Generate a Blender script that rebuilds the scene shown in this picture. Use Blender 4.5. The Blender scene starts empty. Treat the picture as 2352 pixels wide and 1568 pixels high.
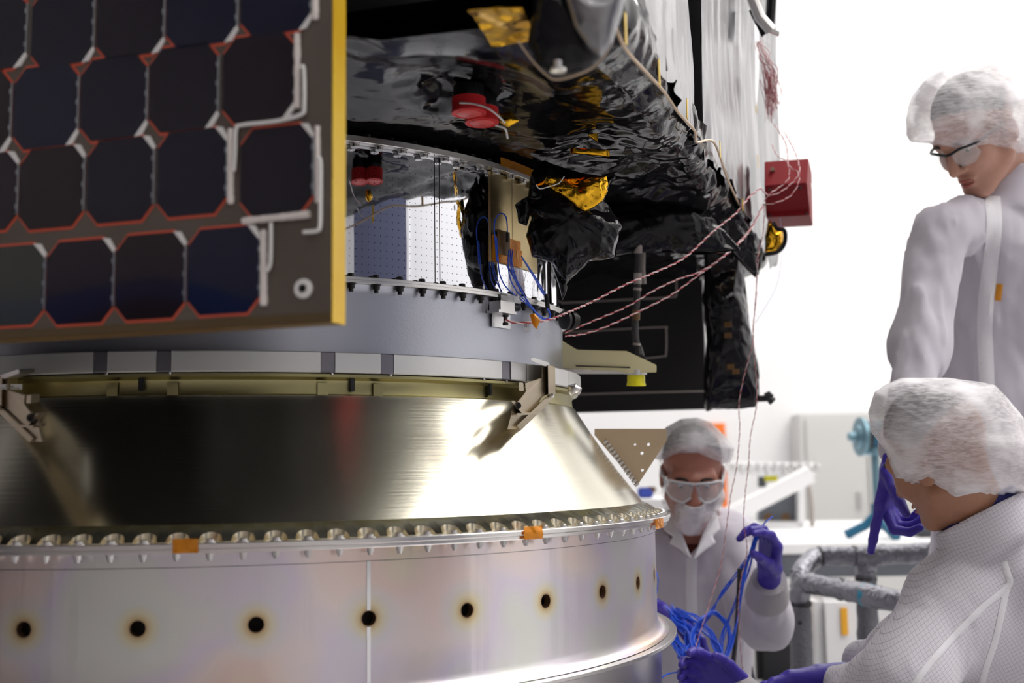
import bpy, bmesh, math, random
import numpy as np
from mathutils import Vector, Matrix, noise as mnoise

random.seed(7)
rng = np.random.default_rng(7)
scene = bpy.context.scene
COL = scene.collection
PI = math.pi

# ------------------------------------------------------------------ camera
H = 1.05                                   # camera height above the floor (m)
FPX = 2652.8                               # focal length in pixels of the 2352 px frame
PITCH, ROLL = 0.1067, -0.0138
FWD = np.array([0, math.cos(PITCH), math.sin(PITCH)])
_dn = np.array([0, math.sin(PITCH), -math.cos(PITCH)])
_rt = np.array([1.0, 0, 0])
RIGHT = math.cos(ROLL) * _rt - math.sin(ROLL) * _dn
DOWN = math.sin(ROLL) * _rt + math.cos(ROLL) * _dn
CAM = np.array([0, 0, H])
cam_data = bpy.data.cameras.new('camera')
cam = bpy.data.objects.new('camera', cam_data)
COL.objects.link(cam)
M = Matrix.Identity(4)
for i in range(3):
    M[i][0], M[i][1], M[i][2], M[i][3] = RIGHT[i], -DOWN[i], -FWD[i], CAM[i]
cam.matrix_world = M
cam_data.sensor_width = 36
cam_data.lens = FPX / 2352 * 36
cam_data.clip_start = 0.05
cam_data.dof.use_dof = True
cam_data.dof.focus_distance = 1.86
cam_data.dof.aperture_fstop = 3.2
scene.camera = cam

# ------------------------------------------------------------------ world, view, lights
scene.view_settings.view_transform = 'Standard'
scene.view_settings.look = 'None'
scene.view_settings.exposure = -0.22
scene.view_settings.gamma = 1.0
scene.view_settings.use_curve_mapping = False
scene.cycles.use_denoising = True
scene.cycles.max_bounces = 8
scene.cycles.diffuse_bounces = 4
scene.cycles.glossy_bounces = 5
scene.cycles.transparent_max_bounces = 10
scene.cycles.sample_clamp_indirect = 6.0
world = bpy.data.worlds.new('world')
scene.world = world
world.use_nodes = True
world.node_tree.nodes['Background'].inputs[0].default_value = (1.0, 0.95, 0.94, 1)
world.node_tree.nodes['Background'].inputs[1].default_value = 0.05

ROOM = dict(x0=-5.5, x1=4.4, y0=-4.5, y1=7.6, h=4.6)

# ceiling luminaires: (x, y, size x, size y, radiance)
LUMINAIRES = [
    (-2.8, 6.0, 2.4, 0.9, 8.0), (0.2, 6.0, 2.4, 0.9, 9.5), (2.6, 6.7, 1.6, 0.9, 9.5),
    (1.95, 0.90, 1.25, 2.0, 8.5), (1.95, 3.2, 1.25, 2.0, 8.5), (3.45, 0.90, 1.25, 2.0, 7.5), (3.45, 3.2, 1.25, 2.0, 7.5), (3.45, 5.3, 1.25, 1.5, 7.5),
    (-2.8, 3.6, 1.6, 0.7, 3.0), (-1.6, -2.2, 2.0, 0.6, 7.0), (1.4, -2.6, 2.0, 0.6, 6.0),
]

# ------------------------------------------------------------------ helpers
def W(px, py, d):
    """world point seen at pixel (px, py), d metres along the camera's axis"""
    return CAM + d * (FWD + (px - 1176) / FPX * RIGHT + (py - 784) / FPX * DOWN)

def ray(px, py):
    return FWD + (px - 1176) / FPX * RIGHT + (py - 784) / FPX * DOWN

def hit(px, py, p0, n):
    r = ray(px, py)
    return CAM + r * (np.dot(np.asarray(p0) - CAM, n) / np.dot(r, n))

def proj(P):
    P = np.atleast_2d(P) - CAM
    d = P @ FWD
    return np.stack([1176 + FPX * (P @ RIGHT) / d, 784 + FPX * (P @ DOWN) / d], 1)

MATS = {}
def nodes_of(name):
    m = bpy.data.materials.new(name)
    m.use_nodes = True
    nt = m.node_tree
    return m, nt, nt.nodes['Principled BSDF']

def principled(name, col, rough=0.5, metal=0.0, spec=0.5, ior=None, coat=0.0, coat_rough=0.05,
               bump=None, noise_col=None, aniso=0.0, sheen=0.0, trans=0.0, sss=0.0, emit=None, rough_noise=None):
    """bump=(scale, strength, (sx,sy,sz), detail); noise_col=(scale, other colour, (sx,sy,sz))"""
    m, nt, b = nodes_of(name)
    b.inputs['Base Color'].default_value = (*col, 1)
    b.inputs['Roughness'].default_value = rough
    b.inputs['Metallic'].default_value = metal
    b.inputs['Specular IOR Level'].default_value = spec
    if ior: b.inputs['IOR'].default_value = ior
    b.inputs['Coat Weight'].default_value = coat
    b.inputs['Coat Roughness'].default_value = coat_rough
    b.inputs['Anisotropic'].default_value = aniso
    b.inputs['Sheen Weight'].default_value = sheen
    b.inputs['Transmission Weight'].default_value = trans
    if sss:
        b.inputs['Subsurface Weight'].default_value = sss
        b.inputs['Subsurface Radius'].default_value = (0.012, 0.005, 0.003)
        b.inputs['Subsurface Scale'].default_value = 1.0
    if emit:
        b.inputs['Emission Color'].default_value = (*emit[0], 1)
        b.inputs['Emission Strength'].default_value = emit[1]
    N, L = nt.nodes, nt.links
    def coords(sc):
        tc = N.new('ShaderNodeTexCoord'); mp = N.new('ShaderNodeMapping')
        mp.inputs['Scale'].default_value = sc
        L.new(tc.outputs['Object'], mp.inputs['Vector'])
        return mp.outputs['Vector']
    if bump:
        nz = N.new('ShaderNodeTexNoise'); nz.inputs['Scale'].default_value = bump[0]
        nz.inputs['Detail'].default_value = bump[3] if len(bump) > 3 else 4
        L.new(coords(bump[2] if len(bump) > 2 else (1, 1, 1)), nz.inputs['Vector'])
        bp = N.new('ShaderNodeBump'); bp.inputs['Strength'].default_value = bump[1]
        bp.inputs['Distance'].default_value = 0.01
        L.new(nz.outputs['Fac'], bp.inputs['Height']); L.new(bp.outputs['Normal'], b.inputs['Normal'])
    if noise_col:
        nz = N.new('ShaderNodeTexNoise'); nz.inputs['Scale'].default_value = noise_col[0]
        nz.inputs['Detail'].default_value = 5
        L.new(coords(noise_col[2] if len(noise_col) > 2 else (1, 1, 1)), nz.inputs['Vector'])
        rp = N.new('ShaderNodeValToRGB')
        rp.color_ramp.elements[0].position = 0.35; rp.color_ramp.elements[1].position = 0.65
        rp.color_ramp.elements[0].color = (*col, 1); rp.color_ramp.elements[1].color = (*noise_col[1], 1)
        L.new(nz.outputs['Fac'], rp.inputs['Fac']); L.new(rp.outputs['Color'], b.inputs['Base Color'])
    if rough_noise:
        nz = N.new('ShaderNodeTexNoise'); nz.inputs['Scale'].default_value = rough_noise[0]
        L.new(coords(rough_noise[3] if len(rough_noise) > 3 else (1, 1, 1)), nz.inputs['Vector'])
        mr = N.new('ShaderNodeMapRange')
        mr.inputs['To Min'].default_value = rough_noise[1]; mr.inputs['To Max'].default_value = rough_noise[2]
        L.new(nz.outputs['Fac'], mr.inputs['Value']); L.new(mr.outputs['Result'], b.inputs['Roughness'])
    MATS[name] = m
    return m

def add_transparency(m, fac, col=(1, 1, 1)):
    """thin sheet one partly looks through"""
    nt = m.node_tree; N, L = nt.nodes, nt.links
    out = N['Material Output']; b = N['Principled BSDF']
    tr = N.new('ShaderNodeBsdfTransparent'); tr.inputs[0].default_value = (*col, 1)
    mx = N.new('ShaderNodeMixShader'); mx.inputs[0].default_value = fac
    L.new(b.outputs[0], mx.inputs[1]); L.new(tr.outputs[0], mx.inputs[2]); L.new(mx.outputs[0], out.inputs[0])
    return mx

ROOTBASE = {}
def base_of(parent):
    o = parent
    while o.parent: o = o.parent
    return np.array(ROOTBASE[o.name])

def thing(name, label, cat, base, group=None, kind=None):
    o = bpy.data.objects.new(name, None)
    o.empty_display_size = 0.05
    COL.objects.link(o)
    o.location = tuple(base)
    ROOTBASE[o.name] = tuple(base)
    o['label'] = label; o['category'] = cat
    if group: o['group'] = group
    if kind: o['kind'] = kind
    return o

def finish(me, mat, smooth, sharp=None):
    if mat is not None: me.materials.append(mat)
    if smooth:
        me.polygons.foreach_set('use_smooth', np.ones(len(me.polygons), bool))
        if sharp:
            try: me.set_sharp_from_angle(angle=sharp)
            except Exception: pass
    me.update()

def mk(name, V, F, mat, parent=None, smooth=True, sharp=math.radians(35), label=None, cat=None, group=None, kind=None):
    """world-space verts -> one mesh object; under `parent` (a part) or top-level (label + cat)"""
    V = np.asarray(V, float)
    if parent is not None: base = base_of(parent)
    else:
        lo, hi = V.min(0), V.max(0)
        base = np.array([(lo[0] + hi[0]) / 2, (lo[1] + hi[1]) / 2, lo[2]])
    me = bpy.data.meshes.new(name)
    me.from_pydata((V - base).tolist(), [], F if isinstance(F, list) else F.tolist())
    finish(me, mat, smooth, sharp)
    o = bpy.data.objects.new(name, me)
    COL.objects.link(o)
    if parent is not None:
        o.parent = parent
    else:
        o.location = tuple(base); ROOTBASE[o.name] = tuple(base)
    if label: o['label'] = label
    if cat: o['category'] = cat
    if group: o['group'] = group
    if kind: o['kind'] = kind
    return o

def place(name, me, parent, P, R3=None, label=None, scale=None):
    """shared mesh as a part: P world point, R3 3x3 rotation (columns = local axes)"""
    o = bpy.data.objects.new(name, me)
    COL.objects.link(o)
    o.parent = parent
    b = base_of(parent)
    m = Matrix.Identity(4)
    R3 = np.eye(3) if R3 is None else np.asarray(R3, float)
    if scale is not None: R3 = R3 * np.asarray(scale)[None, :]
    for i in range(3):
        for j in range(3): m[i][j] = R3[i][j]
        m[i][3] = P[i] - b[i]
    o.matrix_local = m
    if label: o['label'] = label
    return o

class MB:
    """mesh builder in world space"""
    def __init__(s): s.V = []; s.F = []
    def add(s, V, F):
        n = len(s.V); s.V += [tuple(map(float, v)) for v in V]; s.F += [[i + n for i in f] for f in F]; return s
    def box(s, c, size, R3=None):
        c = np.asarray(c, float); h = np.asarray(size, float) / 2
        R3 = np.eye(3) if R3 is None else np.asarray(R3, float)
        V = [c + R3 @ (h * np.array([x, y, z])) for x in (-1, 1) for y in (-1, 1) for z in (-1, 1)]
        return s.add(V, [[0, 1, 3, 2], [4, 6, 7, 5], [0, 4, 5, 1], [2, 3, 7, 6], [0, 2, 6, 4], [1, 5, 7, 3]])
    def prism(s, poly, off):
        """poly: list of world points (planar), extruded by vector off"""
        n = len(poly); P = [np.asarray(p, float) for p in poly]; Q = [p + np.asarray(off) for p in P]
        F = [list(range(n))[::-1], list(range(n, 2 * n))] + [[i, (i + 1) % n, (i + 1) % n + n, i + n] for i in range(n)]
        return s.add(P + Q, F)
    def cyl(s, p0, p1, r0, r1=None, n=20, cap=True):
        p0 = np.asarray(p0, float); p1 = np.asarray(p1, float); r1 = r0 if r1 is None else r1
        a, b = frame(p1 - p0)
        V = []
        for p, r in ((p0, r0), (p1, r1)):
            for k in range(n):
                t = 2 * PI * k / n
                V.append(p + r * (math.cos(t) * a + math.sin(t) * b))
        F = [[k, (k + 1) % n, (k + 1) % n + n, k + n] for k in range(n)]
        if cap: F += [list(range(n))[::-1], list(range(n, 2 * n))]
        return s.add(V, F)
    def lathe(s, p, ax, prof, n=24):
        """prof: list of (r, h) along axis ax from p"""
        p = np.asarray(p, float); ax = np.asarray(ax, float) / np.linalg.norm(ax)
        a, b = frame(ax); V = []
        for r, h in prof:
            for k in range(n):
                t = 2 * PI * k / n
                V.append(p + ax * h + r * (math.cos(t) * a + math.sin(t) * b))
        F = []
        for j in range(len(prof) - 1):
            for k in range(n):
                F.append([j * n + k, j * n + (k + 1) % n, (j + 1) * n + (k + 1) % n, (j + 1) * n + k])
        m = len(prof)
        F.append(list(range(n))[::-1]); F.append(list(range((m - 1) * n, m * n)))
        return s.add(V, F)
    def tube(s, pts, r, n=8, cap=True, closed=False):
        pts = np.asarray(pts, float); m = len(pts)
        r = np.full(m, r) if np.isscalar(r) else np.asarray(r, float)
        T = np.gradient(pts, axis=0)
        if closed:
            T = np.roll(pts, -1, 0) - np.roll(pts, 1, 0)
        T /= np.linalg.norm(T, axis=1)[:, None] + 1e-12
        a, _ = frame(T[0]); V = []
        for i in range(m):
            a = a - T[i] * np.dot(a, T[i]); a /= np.linalg.norm(a) + 1e-12
            b = np.cross(T[i], a)
            for k in range(n):
                t = 2 * PI * k / n
                V.append(pts[i] + r[i] * (math.cos(t) * a + math.sin(t) * b))
        F = []
        for i in range(m if closed else m - 1):
            j = (i + 1) % m
            for k in range(n):
                F.append([i * n + k, i * n + (k + 1) % n, j * n + (k + 1) % n, j * n + k])
        if cap and not closed: F += [list(range(n))[::-1], list(range((m - 1) * n, m * n))]
        return s.add(V, F)
    def mesh(s, name, mat):
        me = bpy.data.meshes.new(name); me.from_pydata(s.V, [], s.F); finish(me, mat, True, math.radians(35)); return me
    def build(s, name, mat, parent=None, bevel=0.0, **k):
        if bevel:
            bm = bmesh.new()
            vs = [bm.verts.new(v) for v in s.V]
            for f in s.F:
                try: bm.faces.new([vs[i] for i in f])
                except ValueError: pass
            bmesh.ops.recalc_face_normals(bm, faces=bm.faces)
            es = [e for e in bm.edges if len(e.link_faces) == 2 and e.calc_face_angle(0) > 0.5]
            bmesh.ops.bevel(bm, geom=es, offset=bevel, segments=2, affect='EDGES', clamp_overlap=True)
            bm.verts.index_update()
            V = [tuple(v.co) for v in bm.verts]; F = [[v.index for v in f.verts] for f in bm.faces]
            bm.free()
            return mk(name, V, F, mat, parent, **k)
        return mk(name, s.V, s.F, mat, parent, **k)

def frame(t):
    t = np.asarray(t, float); t = t / (np.linalg.norm(t) + 1e-12)
    h = np.array([0, 0, 1.0]) if abs(t[2]) < 0.9 else np.array([1.0, 0, 0])
    a = np.cross(h, t); a /= np.linalg.norm(a)
    return a, np.cross(t, a)

def spline(P, n=8):
    """Catmull-Rom through P (k x 3), n samples per span"""
    P = np.asarray(P, float)
    Q = np.vstack([2 * P[0] - P[1], P, 2 * P[-1] - P[-2]])
    out = []
    for i in range(1, len(Q) - 2):
        p0, p1, p2, p3 = Q[i - 1:i + 3]
        for k in range(n):
            t = k / n
            out.append(0.5 * ((2 * p1) + (-p0 + p2) * t + (2 * p0 - 5 * p1 + 4 * p2 - p3) * t * t + (-p0 + 3 * p1 - 3 * p2 + p3) * t ** 3))
    out.append(P[-1])
    return np.array(out)

def Wp(L):
    return np.array([W(*p) for p in L])

def grid_faces(nu, nv, wrap=False):
    F = []
    for i in range(nu - (0 if wrap else 1)):
        for j in range(nv - 1):
            a, b = i * nv + j, ((i + 1) % nu) * nv + j
            F.append([a, b, b + 1, a + 1])
    return F

# ---- vectorised value noise for cloth and foil
_perm = np.random.default_rng(3).random((64, 64, 64)).astype(np.float32)
def vnoise(P):
    P = np.asarray(P, np.float32)
    i = np.floor(P).astype(int); f = P - i; f = f * f * (3 - 2 * f)
    x0, y0, z0 = (i[..., 0] & 63), (i[..., 1] & 63), (i[..., 2] & 63)
    x1, y1, z1 = (x0 + 1) & 63, (y0 + 1) & 63, (z0 + 1) & 63
    g = _perm; fx, fy, fz = f[..., 0], f[..., 1], f[..., 2]
    def L(a, b, t): return a + (b - a) * t
    return L(L(L(g[x0, y0, z0], g[x1, y0, z0], fx), L(g[x0, y1, z0], g[x1, y1, z0], fx), fy),
             L(L(g[x0, y0, z1], g[x1, y0, z1], fx), L(g[x0, y1, z1], g[x1, y1, z1], fx), fy), fz) * 2 - 1

_cr = np.random.default_rng(11)
_CREASE = [(_cr.normal(size=3), _cr.random(3) * 50) for _ in range(24)]
_fd = _cr.normal(size=(8, 4, 3)); _fd /= np.linalg.norm(_fd, axis=-1)[..., None]; _fo = _cr.random((8, 4))
def crumple(P, scale, octaves=4):
    """creased-foil height: triangle folds in random directions, so flat facets meet in sharp creases"""
    P = np.asarray(P, float); out = 0; amp = 1; s = scale
    for o in range(octaves):
        w = P * s + _CREASE[o][1]
        g = w + .55 * np.stack([vnoise(w * .55 + 7.3), vnoise(w * .55 + 17.1), vnoise(w * .55 + 31.7)], -1)
        h = 0
        for j in range(4):
            x = g @ _fd[o, j] * .62 + _fo[o, j]
            h = h + (np.abs(x - np.floor(x) - .5) * 4 - 1) * (.6 + .4 * vnoise(w * .4 + 5 * j))
        out = out + amp * (.42 * h + .25 * (1 - 2 * np.abs(vnoise(g))))
        s *= 2.03; amp *= 0.48
    return out

# ---- signed-distance modelling: smooth unions meshed by surface nets
def sd_cone(P, a, b, ra, rb):
    a = np.asarray(a, np.float32); b = np.asarray(b, np.float32)
    ab = b - a; t = np.clip(((P - a) @ ab) / (ab @ ab + 1e-12), 0, 1)
    return np.linalg.norm(P - a - t[..., None] * ab, axis=-1) - (ra + (rb - ra) * t)
def sd_ell(P, c, r, R3=None):
    q = P - np.asarray(c, np.float32)
    if R3 is not None: q = q @ np.asarray(R3, np.float32)
    r = np.asarray(r, np.float32)
    k0 = np.linalg.norm(q / r, axis=-1); k1 = np.linalg.norm(q / (r * r), axis=-1)
    return k0 * (k0 - 1) / (k1 + 1e-9)
def smin(a, b, k):
    h = np.maximum(k - np.abs(a - b), 0) / k
    return np.minimum(a, b) - h * h * k * 0.25
def smax(a, b, k): return -smin(-a, -b, k)

def surface_nets(fn, lo, hi, h):
    lo = np.asarray(lo, float); hi = np.asarray(hi, float)
    n = np.ceil((hi - lo) / h).astype(int) + 1
    ax = [lo[i] + h * np.arange(n[i]) for i in range(3)]
    G = np.stack(np.meshgrid(*ax, indexing='ij'), -1).astype(np.float32)
    D = fn(G)
    inside = D < 0
    s = [slice(0, -1), slice(1, None)]
    cnt = sum(inside[s[i], s[j], s[k]].astype(np.int8) for i in (0, 1) for j in (0, 1) for k in (0, 1))
    act = (cnt > 0) & (cnt < 8)
    idx = -np.ones(act.shape, int); idx[act] = np.arange(act.sum())
    acc = np.zeros(act.shape + (3,), np.float32); num = np.zeros(act.shape, np.float32)
    for axis in range(3):
        o = [q for q in range(3) if q != axis]
        for i in (0, 1):
            for j in (0, 1):
                A = [None] * 3; B = [None] * 3
                A[axis] = slice(0, -1); B[axis] = slice(1, None)
                A[o[0]] = B[o[0]] = s[i]; A[o[1]] = B[o[1]] = s[j]
                da, db = D[tuple(A)], D[tuple(B)]
                cr = (da < 0) != (db < 0)
                t = np.where(cr, da / (da - db + 1e-20), 0)
                p = np.zeros(act.shape + (3,), np.float32)
                p[..., axis] = t; p[..., o[0]] = i; p[..., o[1]] = j
                acc += np.where(cr[..., None], p, 0); num += cr
    cells = np.argwhere(act)
    V = lo + h * (cells + acc[act] / num[act][:, None])
    F = []
    for axis in range(3):
        o = [(axis + 1) % 3, (axis + 2) % 3]
        A = [slice(1, -1)] * 3; A[axis] = slice(0, -1)
        B = [slice(1, -1)] * 3; B[axis] = slice(1, None)
        ia, ib = inside[tuple(A)], inside[tuple(B)]
        for flip in (0, 1):
            e = np.argwhere((ia & ~ib) if flip == 0 else (~ia & ib))
            if not len(e): continue
            c = e.copy(); c[:, o[0]] += 1; c[:, o[1]] += 1
            q = []
            for d0, d1 in ((0, 0), (1, 0), (1, 1), (0, 1)):
                cc = c.copy(); cc[:, o[0]] -= 1 - d0; cc[:, o[1]] -= 1 - d1
                q.append(idx[cc[:, 0], cc[:, 1], cc[:, 2]])
            q = np.stack(q, 1)
            if flip: q = q[:, ::-1]
            F.append(q[(q >= 0).all(1)])
    return V, np.vstack(F)

# ------------------------------------------------------------------ materials
principled('white_wall', (0.86, 0.86, 0.87), 0.6, bump=(3, 0.02))
principled('grey_wall', (0.42, 0.385, 0.385), 0.6); principled('navy_door', (0.10, 0.11, 0.18), 0.5)
principled('floor_epoxy', (0.52, 0.51, 0.52), 0.25, bump=(2, 0.02))
principled('light_diffuser', (0.9, 0.9, 0.9), 0.5)
principled('brushed_cone', (0.74, 0.73, 0.64), 0.24, 1.0, bump=(40, 0.05, (1, 1, 12), 3))
principled('satin_grey', (0.50, 0.52, 0.59), 0.36, 1.0, bump=(250, 0.03))
principled('machined', (0.72, 0.71, 0.70), 0.30, 1.0, bump=(60, 0.02))
principled('machined_bright', (0.84, 0.82, 0.80), 0.28, 1.0)
principled('alodine', (0.42, 0.38, 0.19), 0.34, 1.0)
principled('gold_metal', (0.52, 0.44, 0.31), 0.34, 1.0)
principled('band_metal', (0.78, 0.78, 0.78), 0.42, 0.7, bump=(80, 0.02))
principled('band_shoe', (0.24, 0.23, 0.27), 0.40, 0.8)
principled('dark_bolt', (0.035, 0.033, 0.032), 0.38, 0.6)
principled('nut_metal', (0.78, 0.77, 0.76), 0.3, 1.0)
principled('hole_black', (0.012, 0.010, 0.009), 0.7)  # near-black that paints the shade inside holes
principled('black_foil', (0.007, 0.007, 0.009), 0.10, 0.0, 0.26, bump=(24, 0.10, (1, 1, 1), 3))
principled('black_matte', (0.008, 0.008, 0.009), 0.55)
principled('silver_foil', (0.35, 0.35, 0.36), 0.28, 1.0, bump=(14, 0.05, (1, 1, 1), 4))
principled('gold_foil', (0.95, 0.52, 0.03), 0.16, 1.0)
principled('kapton', (0.80, 0.34, 0.015), 0.18, 0.25, 0.7)
add_transparency(MATS['kapton'], 0.38, (1.0, 0.55, 0.08))
principled('kapton_edge', (0.72, 0.42, 0.02), 0.4, 0.0, bump=(20, 0.1), noise_col=(9, (0.85, 0.62, 0.04), (1, 1, .5)))
principled('tan_tape', (0.62, 0.47, 0.33), 0.5)
principled('red_cover', (0.72, 0.025, 0.03), 0.42, bump=(90, 0.04))
principled('red_box', (0.21, 0.006, 0.011), 0.5, spec=.12, bump=(220, 0.05))
principled('white_plastic', (0.93, 0.92, 0.90), 0.45)
principled('silicone_white', (0.93, 0.85, 0.80), 0.5, bump=(80, 0.4))
principled('silver_tab', (0.70, 0.78, 0.82), 0.3, 1.0)
principled('cell_glue', (0.78, 0.13, 0.07), 0.45)
principled('panel_board', (0.110, 0.085, 0.068), 0.5, bump=(60, 0.05), noise_col=(6, (0.15, 0.122, 0.10), (1, 1, 0.3)))
principled('tan_plate', (0.52, 0.40, 0.27), 0.45, 0.5)
principled('cream_arm', (0.66, 0.60, 0.36), 0.5, 0.15)
principled('yellow_cap', (0.80, 0.74, 0.01), 0.35)
principled('blue_wire', (0.016, 0.11, 0.80), 0.35)
principled('white_paint', (0.82, 0.82, 0.83), 0.4)
principled('black_plastic', (0.02, 0.02, 0.022), 0.4)
# ------------------------------------------------------------------ special metals (patterns follow the angle round the axis)
def angle_nodes(nt):
    """returns sockets: angle round the object's z axis, height z"""
    N, L = nt.nodes, nt.links
    tc = N.new('ShaderNodeTexCoord'); sp = N.new('ShaderNodeSeparateXYZ')
    L.new(tc.outputs['Object'], sp.inputs[0])
    ng = N.new('ShaderNodeMath'); ng.operation = 'MULTIPLY'; ng.inputs[1].default_value = -1
    L.new(sp.outputs['Y'], ng.inputs[0])
    at = N.new('ShaderNodeMath'); at.operation = 'ARCTAN2'
    L.new(sp.outputs['X'], at.inputs[0]); L.new(ng.outputs[0], at.inputs[1])
    return at.outputs[0], sp.outputs['Z'], tc.outputs['Object']

def mathn(nt, op, a, b=None, c=None):
    n = nt.nodes.new('ShaderNodeMath'); n.operation = op
    for i, v in enumerate((a, b, c)):
        if v is None: continue
        if hasattr(v, 'is_linked'): nt.links.new(v, n.inputs[i])
        else: n.inputs[i].default_value = v
    return n.outputs[0]

def cell_dist(nt, ang, z, da, a0, R, dz, z0):
    """distance (m) to the nearest centre of a grid spaced da (rad) round the axis and dz in height"""
    u = mathn(nt, 'DIVIDE', mathn(nt, 'SUBTRACT', ang, a0 - da / 2), da)
    u = mathn(nt, 'MULTIPLY', mathn(nt, 'SUBTRACT', mathn(nt, 'FRACT', u), 0.5), da * R)
    if dz:
        v = mathn(nt, 'DIVIDE', mathn(nt, 'SUBTRACT', z, z0 - dz / 2), dz)
        v = mathn(nt, 'MULTIPLY', mathn(nt, 'SUBTRACT', mathn(nt, 'FRACT', v), 0.5), dz)
    else: v = mathn(nt, 'SUBTRACT', z, z0)
    return mathn(nt, 'SQRT', mathn(nt, 'ADD', mathn(nt, 'MULTIPLY', u, u), mathn(nt, 'MULTIPLY', v, v)))

def ramp(nt, fac, stops):
    r = nt.nodes.new('ShaderNodeValToRGB'); el = r.color_ramp.elements
    while len(el) < len(stops): el.new(0.5)
    for e, (p, c) in zip(el, stops): e.position = p; e.color = (*c, 1)
    nt.links.new(fac, r.inputs[0]); return r.outputs[0]

def film_material():
    m, nt, b = nodes_of('mirror_film')
    b.inputs['Metallic'].default_value = 1; b.inputs['Roughness'].default_value = 0.035
    a, z, ob = angle_nodes(nt)
    d = cell_dist(nt, a, z, 0.0165, 0.0, 0.612, 0.0115, 0.0)
    dot = mathn(nt, 'LESS_THAN', d, 0.0010)
    mx = nt.nodes.new('ShaderNodeMix'); mx.data_type = 'RGBA'
    nt.links.new(dot, mx.inputs[0])
    mx.inputs[6].default_value = (0.80, 0.82, 0.87, 1); mx.inputs[7].default_value = (0.22, 0.22, 0.25, 1)
    nt.links.new(mx.outputs[2], b.inputs['Base Color'])
    nz = nt.nodes.new('ShaderNodeTexNoise'); nz.inputs['Scale'].default_value = 9
    nt.links.new(ob, nz.inputs['Vector'])
    bp = nt.nodes.new('ShaderNodeBump'); bp.inputs['Strength'].default_value = 0.035; bp.inputs['Distance'].default_value = 0.01
    nt.links.new(nz.outputs['Fac'], bp.inputs['Height']); nt.links.new(bp.outputs['Normal'], b.inputs['Normal'])
    MATS['mirror_film'] = m

def iridescent_material(zh, da, a0, R):
    m, nt, b = nodes_of('iridescent_aluminium')
    b.inputs['Metallic'].default_value = .9; b.inputs['Roughness'].default_value = 0.33
    a, z, ob = angle_nodes(nt)
    nz = nt.nodes.new('ShaderNodeTexNoise'); nz.inputs['Scale'].default_value = 4.2; nz.inputs['Detail'].default_value = 2
    nt.links.new(ob, nz.inputs['Vector'])
    c1 = ramp(nt, nz.outputs['Fac'], [(0.30, (0.95, 0.86, 0.64)), (0.41, (0.97, 0.77, 0.70)), (0.50, (0.95, 0.83, 0.79)),
                                     (0.58, (0.84, 0.77, 0.88)), (0.68, (0.84, 0.85, 0.80))])
    d = cell_dist(nt, a, z, da, a0, R, 0, zh)
    halo = ramp(nt, mathn(nt, 'DIVIDE', d, 0.06), [(0.16, (0.36, 0.20, 0.08)), (0.21, (0.72, 0.56, 0.28)), (0.33, (0.85, 0.78, 0.52)), (0.55, (0.78, 0.82, 0.80))])
    fac = ramp(nt, mathn(nt, 'DIVIDE', d, 0.06), [(0.22, (0.9, 0.9, 0.9)), (0.8, (0, 0, 0))])
    mx = nt.nodes.new('ShaderNodeMix'); mx.data_type = 'RGBA'
    nt.links.new(fac, mx.inputs[0]); nt.links.new(c1, mx.inputs[6]); nt.links.new(halo, mx.inputs[7])
    nt.links.new(mx.outputs[2], b.inputs['Base Color'])
    # rolled sheet: faint vertical waviness
    cx = nt.nodes.new('ShaderNodeCombineXYZ'); nt.links.new(a, cx.inputs[0])
    n2 = nt.nodes.new('ShaderNodeTexNoise'); n2.inputs['Scale'].default_value = 14; n2.inputs['Detail'].default_value = 4
    nt.links.new(cx.outputs[0], n2.inputs['Vector'])
    bp = nt.nodes.new('ShaderNodeBump'); bp.inputs['Strength'].default_value = 0.25; bp.inputs['Distance'].default_value = 0.006
    nt.links.new(n2.outputs['Fac'], bp.inputs['Height']); nt.links.new(bp.outputs['Normal'], b.inputs['Normal'])
    MATS['iridescent_aluminium'] = m

def cone_material():
    m, nt, b = nodes_of('brushed_cone')
    b.inputs['Metallic'].default_value = 1; b.inputs['Roughness'].default_value = 0.21
    b.inputs['Base Color'].default_value = (0.82, 0.79, 0.66, 1)
    a, z, ob = angle_nodes(nt)
    cx = nt.nodes.new('ShaderNodeCombineXYZ')
    nt.links.new(mathn(nt, 'MULTIPLY', a, 2.0), cx.inputs[0]); nt.links.new(mathn(nt, 'MULTIPLY', z, 260.0), cx.inputs[1])
    nz = nt.nodes.new('ShaderNodeTexNoise'); nz.inputs['Scale'].default_value = 1.0; nz.inputs['Detail'].default_value = 3
    nt.links.new(cx.outputs[0], nz.inputs['Vector'])
    bp = nt.nodes.new('ShaderNodeBump'); bp.inputs['Strength'].default_value = 0.04; bp.inputs['Distance'].default_value = 0.002
    nt.links.new(nz.outputs['Fac'], bp.inputs['Height']); nt.links.new(bp.outputs['Normal'], b.inputs['Normal'])
    MATS['brushed_cone'] = m

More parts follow.
